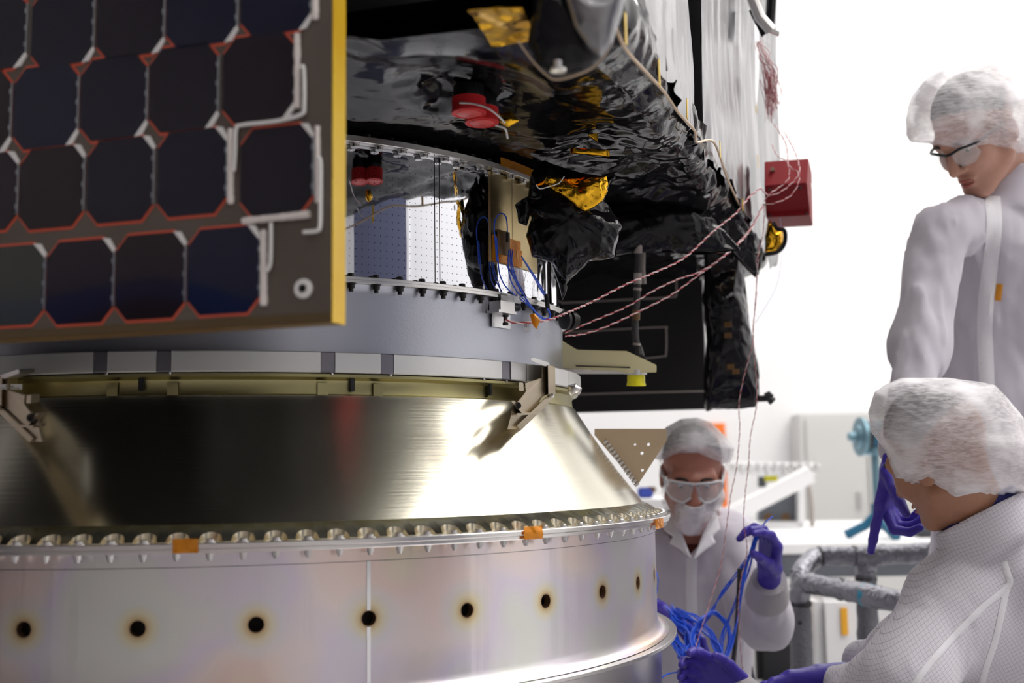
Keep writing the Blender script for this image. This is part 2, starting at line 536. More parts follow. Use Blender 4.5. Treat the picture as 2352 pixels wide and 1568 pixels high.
# ------------------------------------------------------------------ the room
def slab(name, c, size, mat):
    o = MB().box(c, size).build(name, mat, smooth=False); o['kind'] = 'structure'; return o
R_ = ROOM; t_ = 0.1
xm, ym = (R_['x0'] + R_['x1']) / 2, (R_['y0'] + R_['y1']) / 2
dx, dy = R_['x1'] - R_['x0'], R_['y1'] - R_['y0']
slab('floor', (xm, ym, -t_ / 2), (dx + .4, dy + .4, t_), MATS['floor_epoxy'])
slab('ceiling', (xm, ym, R_['h'] + t_ / 2), (dx + .4, dy + .4, t_), MATS['white_wall'])
slab('wall_back', (xm, R_['y1'] + t_ / 2, R_['h'] / 2), (dx + .4, t_, R_['h']), MATS['white_wall'])
slab('wall_front', (xm, R_['y0'] - t_ / 2, R_['h'] / 2), (dx + .4, t_, R_['h']), MATS['grey_wall'])
slab('wall_left', (R_['x0'] - t_ / 2, ym, R_['h'] / 2), (t_, dy, R_['h']), MATS['grey_wall'])
slab('wall_right', (R_['x1'] + t_ / 2, ym, R_['h'] / 2), (t_, dy, R_['h']), MATS['white_wall'])
slab('door_1', (R_['x1'] - .02, -1.48, 1.6), (.04, 2.34, 3.2), MATS['navy_door'])
for y in (-2.70, -.26): slab('trim_%d' % (1 if y < -1 else 2), (R_['x1'] - .03, y, 1.63), (.06, .10, 3.26), MATS['white_paint'])
slab('trim_3', (R_['x1'] - .03, -1.48, 3.26), (.06, 2.54, .12), MATS['white_paint'])
slab('door_2', (3.35, R_['y0'] + .02, 1.9), (1.9, .04, 3.8), MATS['white_paint'])
for i, (x, y, sx, sy, rad) in enumerate(LUMINAIRES):
    t = thing('ceiling_light', 'ceiling luminaire', 'light', (x, y, R_['h'] - .06), group='ceiling luminaires')
    t['label'] = 'flush white rectangular luminaire in the clean room ceiling'
    fr = MB()
    for s in (-1, 1):
        fr.box((x + s * (sx / 2 + .02), y, R_['h'] - .03), (.04, sy + .08, .06)); fr.box((x, y + s * (sy / 2 + .02), R_['h'] - .03), (sx, .04, .06))
    fr.build('frame', MATS['white_paint'], t, smooth=False)
    m = principled('lamp_%d' % i, (0.9, 0.9, 0.9), emit=((1.0, 0.97, 0.93) if x > 0 else (1.0, 0.97, 0.97), rad))
    MB().box((x, y, R_['h'] - .02), (sx, sy, .03)).build('diffuser', m, t, smooth=False)

# ------------------------------------------------------------------ launch adapter stack: all on one vertical axis
AX = np.array([-0.5142, 2.2501])
def cyl(a, R, z):
    a = np.asarray(a, float)
    return np.stack([AX[0] + R * np.sin(a), AX[1] - R * np.cos(a), np.zeros_like(a) + H + z], -1)
def ang(px, R, z, lo=-1.15, hi=1.25):
    a = np.linspace(lo, hi, 3000); x = proj(cyl(a, R, z))[:, 0]
    i = np.argmax(x); return float(np.interp(px, x[:i + 1], a[:i + 1]))
def zat(px, py, R):
    """height (rel. to camera) on cylinder R under the pixel"""
    z = 0.0
    for _ in range(8):
        a = ang(px, R, z); z += (proj(cyl(np.array([a]), R, z))[0, 1] - py) / FPX * float((cyl(a, R, z) - CAM) @ FWD)
    return z
def rot_at(a):
    """columns: tangent (rightwards), inward, up"""
    return np.array([[math.cos(a), -math.sin(a), 0], [math.sin(a), math.cos(a), 0], [0, 0, 1]]).T.T
def rot_cols(a):
    tx = np.array([math.cos(a), math.sin(a), 0]); inn = np.array([-math.sin(a), math.cos(a), 0])
    return np.stack([tx, inn, np.array([0, 0, 1.0])], 1)
def rev(prof, a0=-PI, a1=PI, n=192, closed=None):
    """surface of revolution about the stack axis; prof: (R, z)"""
    full = abs(a1 - a0) > 2 * PI - 1e-6
    A = np.linspace(a0, a1, n + (0 if full else 1), endpoint=not full)
    V = np.concatenate([np.stack([cyl(a, R, z) for R, z in prof]) for a in A])
    F = grid_faces(len(A), len(prof), full)
    if closed and not full:
        F.append(list(range(len(prof)))[::-1]); F.append([len(V) - len(prof) + i for i in range(len(prof))])
    return V, F
def ring(name, prof, mat, root, a0=-PI, a1=PI, n=192, **k):
    """closed profile loop swept round the axis"""
    p = list(prof) + [prof[0]]
    V, F = rev(p, a0, a1, n, closed=True)
    return mk(name, V, F, mat, root, **k)

ZF = -0.0911; ZH = -0.1966; DH = 0.1863; H0 = -0.133; RS = 0.779; ZB = -0.300
N0, DN = -0.1384, 0.0509
iridescent_material(ZH + 0.31, DH, H0, RS)
film_material(); cone_material(); principled('foot_metal', (.46, .45, .36), .22, 1.0)

stand = thing('support_ring', 'silver cylindrical support ring under the wide bottom flange, reaching the floor', 'stand', (AX[0], AX[1], 0))
V, F = rev([(0.775, -H), (0.785, -H), (0.785, ZB - .0075), (0.775, ZB - .0075)]); mk('ring_wall', V, F, MATS['machined'], stand)
ring('foot_flange', [(0.76, -H), (0.86, -H), (0.86, -H + .02), (0.76, -H + .02)], MATS['machined'], stand)

low = thing('adapter_cylinder', 'wide low iridescent aluminium cylinder with a row of round holes', 'adapter', (AX[0], AX[1], H - 0.31))
def shell_with_holes():
    V, F = [], []
    def add(P, Q):
        n = len(V); V.extend(P.tolist()); F.extend([[i + n for i in f] for f in Q])
    ks = range(-6, 11)                                        # hole sectors
    a_lo, a_hi = H0 + (ks[0] - .5) * DH, H0 + (ks[-1] + .5) * DH
    hz = 0.035; rh = 0.0098; m = 40
    for k in ks:
        ac = H0 + k * DH; hw = DH / 2
        th = np.arange(m) * 2 * PI / m
        c, s = np.cos(th), np.sin(th)
        q = 1 / np.maximum(np.abs(c), np.abs(s))              # to the square
        sq = np.stack([c * q * hw, s * q * hz], 1)
        # put corners exactly
        rings = []
        ci = np.stack([c * rh / RS, s * rh], 1)
        for f in (0, .12, .35, .65, 1.0):
            g = ci * (1 - f) + sq * f
            rings.append(cyl(ac + g[:, 0], RS, ZH + g[:, 1]))
        inner = cyl(ac + ci[:, 0], RS - .012, ZH + ci[:, 1])
        P = np.concatenate([inner] + rings)
        Q = []
        for r in range(len(rings)):
            for i in range(m):
                j = (i + 1) % m; Q.append([r * m + i, r * m + j, (r + 1) * m + j, (r + 1) * m + i])
        add(P, Q)
    P, Q = rev([(RS, ZH - hz), (RS, ZH + hz)], a_hi, a_lo + 2 * PI, 60); add(P, Q)
    na = 240
    P, Q = rev([(RS, ZH + hz), (RS, -.1215), (RS + .0012, -.1220), (RS + .0012, -.1000)], n=na); add(P, Q)
    P, Q = rev([(.800, ZB + .001), (.7935, ZB + .0018), (.7880, ZB + .0045), (.7835, ZB + .009), (.7805, ZB + .015), (RS, ZB + .022), (RS, ZH - hz)], n=na); add(P, Q)
    return np.array(V), F
V, F = shell_with_holes()
mk('shell', V, F, MATS['iridescent_aluminium'], low, sharp=math.radians(40))
ring('bottom_flange', [(.76, ZB), (.8125, ZB), (.8135, ZB - .001), (.8135, ZB - .006), (.8125, ZB - .007), (.76, ZB - .007)], MATS['machined'], low, sharp=math.radians(30))
ring('top_flange', [(.77, ZF - .0068), (.8045, ZF - .0068), (.8055, ZF - .0075), (.8055, ZF - .0115), (.8045, ZF - .0125), (.77, ZF - .0125)], MATS['machined_bright'], low)
ring('liner', [(.755, ZB), (.757, ZB), (.757, -.1), (.755, -.1)], MATS['hole_black'], low, label='dark inner liner seen through the holes')  # black sheet painted in for the unlit cavity behind the holes
aS = ang(846.5, RS, -.2)
principled('white_tape', (.92, .92, .95), .5)
for q0, q1 in ((-.1225, ZH + .0108), (ZH - .0108, ZB + .021)):
    V, F = rev([(RS + .0004, q0), (RS + .0012, q0), (RS + .0012, q1), (RS + .0004, q1)], aS - .0033, aS + .0033, 2, closed=True)
    mk('stripe', V, F, MATS['white_tape'], low, label='narrow white vertical stripe')
V, F = rev([(RS + .0001, -.1226), (RS + .0010, -.1226), (RS + .0014, -.1219)]); mk('joint_line', V, F, MATS['dark_bolt'], low)

cone = thing('adapter_cone', 'brushed metal cone with a scalloped bolted foot between the clamp band and the wide cylinder', 'adapter', (AX[0], AX[1], H + ZF - .01))
RC0, ZC0 = 0.757, -0.0700                                     # top edge of the foot
RT, ZT = 0.634, 0.104                                         # top of the cone
prof = []
for i in range(25):
    f = i / 24; R = RC0 + (RT - RC0) * f; z = ZC0 + (ZT - ZC0) * f
    R += -.004 * math.sin(PI * f)
    prof.append((R, z))
V, F = rev(prof, n=256); mk('cone_shell', V, F, MATS['brushed_cone'], cone)
V, F = rev([(RT, ZT), (RT - .004, ZT + .002), (RT - .006, .118), (RT - .004, .126), (.640, .130), (.640, .1345), (.60, .1345)], n=192)
mk('upper_ring', V, F, MATS['alodine'], cone, label='yellow chromated ring under the clamp band')
def foot():
    V, F, VW, FW = [], [], [], []
    ro, rp, cc = 0.7915, 0.0150, 0.7900
    for k in range(-34, 90):
        ac = N0 + k * DN; m = 24
        ph = np.linspace(-DN / 2, DN / 2, m + 1)
        x = ph * cc
        low_ = np.where(np.abs(x) < rp, cc - np.sqrt(np.maximum(rp * rp - x * x, 0)), ro); low_ = np.minimum(low_, ro)
        # slope height at radius r
        def zs(r): return ZF + .0008 + (ZC0 - ZF) * np.clip((ro - r) / (ro - RC0), 0, 1) ** 0.85
        n = len(V)
        top = cyl(ac + ph, RC0, ZC0)
        mid = np.stack([cyl(ac + p, RC0 + (l - RC0) * .5, float(zs(RC0 + (l - RC0) * .5))) for p, l in zip(ph, low_)])
        slo = np.stack([cyl(ac + p, l, float(zs(l))) for p, l in zip(ph, low_)])
        wal = np.stack([cyl(ac + p, l, ZF) for p, l in zip(ph, low_)])
        V += np.concatenate([top, mid, slo]).tolist()
        for r in range(2):
            for i in range(m): F.append([n + r * (m + 1) + i, n + (r + 1) * (m + 1) + i, n + (r + 1) * (m + 1) + i + 1, n + r * (m + 1) + i + 1])
        n = len(VW); VW += np.concatenate([slo, wal]).tolist()
        for i in range(m): FW.append([n + i, n + m + 1 + i, n + m + 2 + i, n + i + 1])
    return V, F, VW, FW
V, F, VW, FW = foot(); mk('scalloped_foot', V, F, MATS['foot_metal'], cone, sharp=math.radians(50)); mk('bolt_recess', VW, FW, principled('recess_metal', (.88, .80, .60), .26, 1.0), cone, label='bright scooped recesses round the bolts', kind='stuff')
ring('base_flange', [(.74, ZF), (.8072, ZF), (.808, ZF - .0008), (.808, ZF - .006), (.8072, ZF - .0068), (.74, ZF - .0068)], MATS['machined_bright'], cone, n=256)
b = MB(); b.lathe((0, 0, 0), (0, 0, 1), [(.0085, 0), (.0085, .0012), (.0055, .0013), (.0055, .0042), (.0048, .0048)], 12)
bolt_me = b.mesh('bolt', MATS['nut_metal'])
b = MB(); b.lathe((0, 0, 0), (0, 0, -1), [(.0062, 0), (.0062, .001), (.0050, .0011), (.0046, .0062), (.0030, .0066), (.0030, .0095)], 10)
nut_me = b.mesh('nut', MATS['nut_metal'])
for k in range(-18, 36):
    a = N0 + k * DN
    bo = place('bolt', bolt_me, cone, cyl(a, .7935, ZF), rot_cols(a))
    nu = place('nut', nut_me, cone, cyl(a, .7965, ZF - .0125), rot_cols(a))
def curved_patch(a0, a1, z0, z1, R, th=.0006, crum=0.0, n=10, seed=0):
    """thin bent sheet hugging the stack"""
    A = np.linspace(a0, a1, n); Z = np.linspace(z0, z1, n)
    G = np.stack([np.stack([cyl(a, R, z) for z in Z]) for a in A])
    d = crumple(G + seed, 60, 3) * crum
    out = np.stack([np.sin(A), -np.cos(A), 0 * A], 1)[:, None, :]
    P = (G + out * d[..., None]).reshape(-1, 3); Q = (G + out * (d[..., None] - th)).reshape(-1, 3)
    F = grid_faces(n, n); V = np.concatenate([P, Q]); m = n * n
    F = [f[::-1] for f in F] + [[i + m for i in f] for f in F]
    b = [i * n for i in range(n)] + [(n - 1) * n + j for j in range(1, n)] + [i * n + n - 1 for i in range(n - 2, -1, -1)] + [j for j in range(n - 2, 0, -1)]
    F += [[b[i], b[(i + 1) % len(b)], b[(i + 1) % len(b)] + m, b[i] + m] for i in range(len(b))]
    return V, F
for i, (x0, x1, y0, y1, lab) in enumerate([(396, 455, 1237, 1270, 'amber tape over the bolt near the front left'), (1203, 1246, 1208, 1238, 'amber tape over a front right bolt'), (1506, 1530, 1190, 1212, 'crumpled amber tape near the right end')]):
    zz0, zz1 = zat((x0 + x1) / 2, y1, .809), zat((x0 + x1) / 2, y0, .809)
    V, F = curved_patch(ang(x0, .8095, zz0), ang(x1, .8095, zz0), zz0, zz1, .8098, crum=.0020, n=14, seed=i * 3)
    mk('tape_patch', V, F, MATS['kapton'], cone, label=lab)

# --- clamp band
band = thing('clamp_band', 'silver segmented clamp band round the top of the cone', 'band', (AX[0], AX[1], H + .12))
ZK0, ZK1, RK = 0.1362, 0.1663, 0.6462
shoes = [(215, 245), (360, 392), (738, 769), (876, 904), (1153, 1172)]
edges = [(ang(a, RK, .15), ang(c, RK, .15)) for a, c in shoes]
def band_arc(name, a0, a1, mat, dr=0.0, label=None):
    p = [(RK - .02, ZK0), (RK - .0015 + dr, ZK0), (RK + dr, ZK0 + .0015), (RK + dr, ZK1 - .0015), (RK - .0015 + dr, ZK1), (RK - .02, ZK1)]
    return ring(name, p, mat, band, a0, a1, max(2, int(abs(a1 - a0) / .02)), label=label)
prev = -1.3
for a0, a1 in edges:
    band_arc('band_segment', prev + .0012, a0 - .0012, MATS['band_metal'])
    band_arc('band_shoe', a0, a1, MATS['band_shoe'], -.0008, 'darker joint piece of the band'); prev = a1
for x in (1208, 1227, 1330):
    a = ang(x, RK, .15); band_arc('band_segment', prev + .0015, a - .0015, MATS['band_metal'], .001 if x < 1300 else 0); prev = a
band_arc('band_segment', prev, prev + 2.2, MATS['band_metal']); band_arc('band_segment', prev + 2.205, 2 * PI - 1.3, MATS['band_metal'])
for a0, a1 in edges + [(ang(1120, RK, .15),) * 2, (ang(1215, RK, .15),) * 2]:
    P = cyl(a1 - .004, RK - .006, ZK0)
    MB().cyl(P, P - np.array([0, 0, .003]), .0022, n=10).build('screw', MATS['nut_metal'], band)
for px in (326, 808, 1123):
    a = ang(px, .632, .125); r3 = rot_cols(a)
    MB().box(cyl(a, .634, .121), (.0075, .006, .021), r3).build('clip', MATS['black_matte'], band, bevel=.001, label='small dark clip hanging below the band')
for px in (258, 397, 741, 868):
    a = ang(px, .632, .115); V, F = curved_patch(a - .012, a + .012, .103, .122, .6335, .001, 0, 8)
    mk('tab', V, F, MATS['alodine'], cone)

# --- mid cylinder with bolted flange
mid = thing('separation_ring', 'satin grey aluminium cylinder with dark bolts through its top flange', 'ring', (AX[0], AX[1], H + .15))
V, F = rev([(.60, ZK1 - .004), (.6125, ZK1 - .004), (.6125, .258), (.6140, .266), (.6175, .2715)], n=256); mk('ring_wall', V, F, MATS['satin_grey'], mid)
ring('top_flange', [(.60, .2715), (.6285, .2715), (.629, .272), (.629, .2762), (.60, .2762)], MATS['machined'], mid, n=256)
U0, DU = 0.4608, 0.0636
film = thing('mirror_film_cylinder', 'mirror finish cylinder with dotted film between the black foil underside and the bolted flange', 'cylinder', (AX[0], AX[1], H + .28))
ring('bottom_flange', [(.60, .2765), (.629, .2765), (.629, .2805), (.6285, .281), (.60, .281)], MATS['machined'], film, n=256)
V, F = rev([(.610, .2805), (.612, .282), (.612, .484), (.610, .486)], n=256); mk('shell', V, F, MATS['mirror_film'], film)
ring('top_flange', [(.60, .4855), (.6285, .4855), (.629, .486), (.629, .4945), (.6285, .495), (.60, .495)], MATS['machined_bright'], film, n=256)
b = MB(); b.lathe((0, 0, 0), (0, 0, 1), [(.0062, 0), (.0062, .001), (.0052, .0012), (.0052, .0050), (.0045, .0056)], 6)
head_me = b.mesh('head', MATS['dark_bolt'])
b = MB(); b.lathe((0, 0, 0), (0, 0, -1), [(.0078, 0), (.0078, .0012), (.0060, .0014), (.0056, .0075), (.0036, .0080), (.0036, .0125)], 12)
dnut_me = b.mesh('dnut', MATS['dark_bolt'])
b = MB(); b.lathe((0, 0, 0), (0, 0, -1), [(.0085, 0), (.0085, .0015), (.0068, .0017), (.0066, .0065), (.0058, .0072)], 12)
tb_me = b.mesh('tb', MATS['machined'])
for k in range(-22, 17):
    a = U0 + k * DU
    place('bolt_head', head_me, mid, cyl(a, .6215, .281), rot_cols(a)); place('nut', dnut_me, mid, cyl(a, .6228, .2715), rot_cols(a))
    place('bolt_head', tb_me, film, cyl(a + .01, .6205, .4855), rot_cols(a)); place('bolt', head_me, film, cyl(a + .042, .6215, .495), rot_cols(a))
ap0, ap1 = ang(1127, .614, .4), ang(1232, .614, .4)
V, F = curved_patch(ap0, ap1, zat(1128, 600, .614), .484, .6145, .0025, 0, 14)
mk('bare_plate', V, F, principled('bronze_plate', (0.58, 0.47, 0.25), .30, 1.0, bump=(8, .04)), film, label='bare bronze coloured plate without film')
for px in (999, 1010, 1175):  # the middle line is the first seam's reflection, drawn as a dark strip
    a = ang(px, .6125, .38)
    V, F = rev([(.6126, .283), (.6126, .484)] if px < 1100 else [(.6152, .31), (.6152, .484)], a - .0008, a + .0008, 1)
    mk('seam', V, F, MATS['black_matte'], film)
# ------------------------------------------------------------------ spacecraft above the stack
E1 = np.array([0.954, -0.2997, 0.0]); E1 /= np.linalg.norm(E1)
E2 = np.array([-E1[1], E1[0], 0.0]); E3 = np.array([0, 0, 1.0])
SR3 = np.stack([E1, E2, E3], 1)
ZS = 0.512
def sat(u, v, z):
    u, v, z = np.broadcast_arrays(np.asarray(u, float), np.asarray(v, float), np.asarray(z, float))
    return np.array([AX[0], AX[1], H]) + u[..., None] * E1 + v[..., None] * E2 + z[..., None] * E3
def to_sat(P):
    q = np.asarray(P) - np.array([AX[0], AX[1], H]); return q @ E1, q @ E2, q[..., 2]
UF = 0.894
def on_face(px, py, u=UF): return to_sat(hit(px, py, sat(u, 0, 0), E1))       # -> (u, v, z)
def on_under(px, py, z=ZS): return to_sat(hit(px, py, sat(0, 0, z), E3))

bus = thing('spacecraft', 'large boxy spacecraft wrapped in crinkled black and silver foil on top of the adapter', 'spacecraft', (AX[0], AX[1], H + .5))
V1 = float(on_face(1750, 420)[1])                             # far end of the right face
MB().box(sat(0, (V1 - .78) / 2, 1.2), (1.72, V1 + .74, 1.30), SR3).build('bus_body', MATS['black_matte'], bus, smooth=False)

def sheet(name, G, nrm, disp, mat, root, th=.0008, label=None, sharp=math.radians(28), **k):
    """G: nu x nv x 3 grid, displaced along nrm, closed with a thin back"""
    nu, nv = G.shape[:2]
    P = (G + nrm * disp[..., None])
    Q = (P - nrm * th)
    F = grid_faces(nu, nv); m = nu * nv
    F = np.array(F); F2 = F[:, ::-1] + m
    b = [i * nv for i in range(nu)] + [(nu - 1) * nv + j for j in range(1, nv)] + [i * nv + nv - 1 for i in range(nu - 2, -1, -1)] + [j for j in range(nv - 2, 0, -1)]
    S = [[b[i], b[(i + 1) % len(b)], b[(i + 1) % len(b)] + m, b[i] + m] for i in range(len(b))]
    V = np.concatenate([P.reshape(-1, 3), Q.reshape(-1, 3)])
    return mk(name, V, np.vstack([F, F2, np.array(S)]), mat, root, label=label, sharp=sharp, **k)

def underside():
    us = np.concatenate([np.linspace(-.92, -.2, 50)[:-1], np.linspace(-.2, .86, 190)])
    th = np.linspace(0, PI / 2, 22)[1:]
    prof = [(u, ZS, 0, -1.0) for u in us] + [(.86 + .04 * math.sin(t), ZS + .04 - .04 * math.cos(t), math.sin(t), -math.cos(t)) for t in th]
    prof += [(.90, ZS + .04 + .01 * i, 1.0, 0.0) for i in range(1, 4)]
    vs = np.linspace(-.82, V1, 300)
    U = np.array([p[0] for p in prof]); Z = np.array([p[1] for p in prof]); NU = np.array([p[2] for p in prof]); NZ = np.array([p[3] for p in prof])
    G = sat(U[:, None], vs[None, :], Z[:, None])
    nrm = NU[:, None, None] * E1 + NZ[:, None, None] * E3 + 0 * G
    Q = np.stack([U[:, None] + 0 * vs[None], vs[None] + 0 * U[:, None], Z[:, None] + 0 * vs[None]], -1)
    big = crumple(Q * np.array([1.0, .6, 1]), 3.4, 3) * .026
    rad = np.clip((U[:, None] + .15) / .8, 0, 1) * np.clip((vs[None] + .55) / .5, 0.15, 1)
    d = big + rad * (crumple(Q * np.array([.9, .8, 1]) + 2, 8, 3) * .017 + crumple(Q * np.array([.8, 1.0, 1]), 19, 3) * .0075)
    d = d + .016 * np.clip(-(vs[None] + .15) / .3, 0, 1) * crumple(Q * np.array([1, .7, 1]) + 9, 5.5, 3)
    # flat, smoother field towards the left, over the mirror cylinder
    r = np.sqrt(Q[..., 0] ** 2 + Q[..., 1] ** 2)
    hug = np.clip((r - .62) / .10, 0, 1)
    d = np.where(Q[..., 2] <= ZS + .001, d * (.35 + .65 * hug), d)
    edge = np.clip((.90 - U[:, None]) / .04, .55, 1)
    d = np.clip(d * edge, -.03, .030) * np.where(r < .66, .75, 1)
    d = np.where(NU[:, None] > .02, d * .85 + .0045 * crumple(Q * np.array([1, .8, 1]), 26, 2), d)
    for px, py in ((1077, 245), (1107, 268)):
        u, v, _ = on_under(px, py); w = np.exp(-((Q[..., 0] - u) ** 2 + ((Q[..., 1] - v + .05) / 1.6) ** 2) / .10 ** 2); d = d * (1 - w) - w * np.minimum(np.abs(d) + .35 * np.abs(crumple(Q, 16, 3) * .012), .025)
    return G, nrm, d
G, nrm, d = underside()
sheet('underside_blanket', G, nrm, d, MATS['black_foil'], bus, label='crinkled black foil blanket on the underside')

def fold_n(P): return vnoise(P) + .35 * (1 - 2 * np.abs(vnoise(P * 1.7 + 4)))
def silver_panel(v0, v1, seed, zlo=ZS + .028, zhi=1.85):
    n = int((v1 - v0) / .008) + 2; m = 150
    vs = np.linspace(v0, v1, n); zz = zlo + (zhi - zlo) * np.linspace(0, 1, m) ** 1.5
    G = sat(.905, vs[:, None], zz[None, :]); nrm = E1 + 0 * G
    Q = np.stack([vs[:, None] + 0 * zz[None], 0 * vs[:, None] + 0 * zz[None] + seed, zz[None] + 0 * vs[:, None]], -1)
    d = .014 * fold_n(Q * np.array([1, 1, .10]) * 8) + .006 * fold_n(Q * np.array([1, 1, .14]) * 19 + 5)
    low_ = np.clip(1 - (zz[None] - zlo) / .35, 0, 1)
    d = d + .0055 * crumple(Q * np.array([1, 1, .45]) + 6, 4.5, 3)
    d = d + (.0012 + .006 * low_ ** 2) * crumple(Q * np.array([1, 1, .30]) + 3, 18, 3)
    # ragged hem
    j = .3 * vnoise(np.stack([vs * 38, vs * 0 + seed, vs * 0], -1)) + vnoise(np.stack([vs * 13, vs * 0 + seed + 4, vs * 0], -1))
    G = G - E3 * (np.clip(1 - (zz[None] - zlo) / .12, 0, 1) * (.004 + .028 * j[:, None]))[..., None]
    return G, nrm, d
vg0, vg1 = on_face(1583, 120)[1], on_face(1601, 120)[1]
v_end = on_face(1728, 300)[1]
for i, (a, c) in enumerate([(-.80, vg0), (vg1, v_end - .01), (v_end + .012, V1)]):
    G, nrm, d = silver_panel(a, c, 3.0 + 5 * i)
    if i == 2:
        G = G + E1 * (.045 * np.linspace(0, 1, G.shape[0])[:, None] * np.linspace(0, 1, G.shape[1])[None, :] ** .4)[..., None] + E2 * (.10 * np.linspace(0, 1, G.shape[0])[:, None] * np.linspace(0, 1, G.shape[1])[None, :] ** .4)[..., None]
    sheet('side_panel', G, nrm, d, MATS['silver_foil'], bus, label=['silver foil side panel nearest the camera', 'silver foil side panel beyond the dark gap', 'narrow silver foil panel at the far corner'][i])
# strips of amber tape along the hem of the side panels
for i, (x, y, L) in enumerate([(1437, 66, .035), (1514, 166, .035), (1578, 250, .03), (1654, 343, .03), (1706, 470, .025), (1737, 250, .02), (1741, 370, .03)]):
    u, v, z = on_face(x, y, .922)
    MB().box(sat(.922, v, z), (.0012, .009, L), SR3).build('tape_strip', MATS['kapton_edge'], bus, smooth=False)
hem = [(1396, 6), (1440, 100), (1490, 165), (1530, 212), (1558, 262), (1590, 300), (1610, 318), (1640, 330), (1668, 395), (1700, 470)]
P = np.array([sat(*(lambda q: (.914, q[1], q[2]))(on_face(x, y, .914))) for x, y in hem])
P = P + rng.normal(size=P.shape) * .004
MB().tube(spline(P, 5), .0022, 6).build('hem_tape', MATS['tan_tape'], bus)
# gold patch taped to the near underside
c = [on_under(x, y, ZS - .035) for x, y in ((1074, 24), (1200, 14), (1231, 92), (1128, 101))]
C = [sat(*q) for q in c]
n = 26; a = np.linspace(0, 1, n)
G = (C[0] * ((1 - a)[:, None, None] * (1 - a)[None, :, None]) + C[1] * (a[:, None, None] * (1 - a)[None, :, None]) + C[2] * (a[:, None, None] * a[None, :, None]) + C[3] * ((1 - a)[:, None, None] * a[None, :, None]))
sheet('gold_patch', G, -E3 + 0 * G, crumple(G * np.array([1, 1, 1]), 18, 3) * .004, MATS['gold_foil'], bus, label='gold foil patch taped to the near underside')

def resample(P, n):
    P = np.asarray(P, float); Q = np.vstack([P, P[:1]])
    L = np.concatenate([[0], np.cumsum(np.linalg.norm(np.diff(Q, axis=0), axis=1))])
    t = np.linspace(0, L[-1], n, endpoint=False)
    return np.stack([np.interp(t, L, Q[:, k]) for k in range(2)], 1)
def pillow(outline, depth, thick, amp, scale, n=120, k=26, octs=4, tilt=(0, 0), seed=0, sharp=28):
    """puffed, crumpled wrapping: outline in the frame's pixels, at its own distance and real thickness"""
    O = resample(outline, n); c = O.mean(0); V = []
    s = np.sin(np.linspace(0, PI / 2, k))
    F = []
    for side in (1, -1):
        base = len(V)
        for j in range(k):
            q = c + (O - c) * max(s[j], 1e-3)
            off = -side * thick / 2 * math.sqrt(max(0, 1 - s[j] ** 2))
            for x, y in q:
                V.append(W(x, y, depth + off + tilt[0] * (x - c[0]) + tilt[1] * (y - c[1])))
        for j in range(k - 1):
            for i in range(n):
                f = [base + j * n + i, base + j * n + (i + 1) % n, base + (j + 1) * n + (i + 1) % n, base + (j + 1) * n + i]
                F.append(f if side == 1 else f[::-1])
        F.append([base + i for i in range(n)][::side])
    V = np.array(V)
    cen = V.mean(0); nr = V - cen; nr /= np.linalg.norm(nr, axis=1)[:, None] + 1e-9
    nr = nr * .5 - FWD * np.where(np.arange(len(V)) < n * k, 1, -1)[:, None]; nr /= np.linalg.norm(nr, axis=1)[:, None]
    d = crumple(V + seed, scale, octs) * amp
    V = V + nr * d[:, None]
    bm = bmesh.new(); vs = [bm.verts.new(v) for v in V]
    for f in F:
        try: bm.faces.new([vs[i] for i in f])
        except ValueError: pass
    bmesh.ops.remove_doubles(bm, verts=bm.verts, dist=.0004)
    bmesh.ops.recalc_face_normals(bm, faces=bm.faces)
    bm.verts.index_update()
    V = [tuple(v.co) for v in bm.verts]; F = [[v.index for v in f.verts] for f in bm.faces]; bm.free()
    return V, F

V, F = pillow([(1238, -30), (1432, -30), (1418, 60), (1402, 104), (1372, 142), (1342, 165), (1280, 183), (1232, 150), (1215, 100), (1228, 30)], 1.22, .05, .006, 14, seed=1)
mk('front_flap', V, F, MATS['black_foil'], bus, label='black foil flap with a rounded corner and white edge cord')
V, F = pillow([(1292, -30), (1440, -30), (1424, 46), (1406, 100), (1380, 134), (1352, 112), (1318, 62)], 1.185, .03, .003, 10, seed=7)
mk('flap_lining', V, F, MATS['silver_foil'], bus, label='silver grey side of the front flap')
MB().tube(spline(Wp([(1190, 95, 1.2), (1225, 142, 1.2), (1255, 172, 1.19), (1278, 183, 1.19), (1320, 174, 1.19), (1360, 156, 1.19), (1388, 128, 1.19), (1406, 95, 1.19), (1416, 50, 1.19), (1420, 0, 1.2), (1424, -30, 1.2)]), 6), .0009, 6).build('edge_cord', MATS['tan_tape'], bus)
P = W(1281, 152, 1.18)
MB().lathe(P + np.array([0, 0, .006]), (0, 0, -1), [(.004, 0), (.004, .008), (.0085, .009), (.0085, .012), (.003, .013)], 14).build('stud', MATS['machined'], bus)
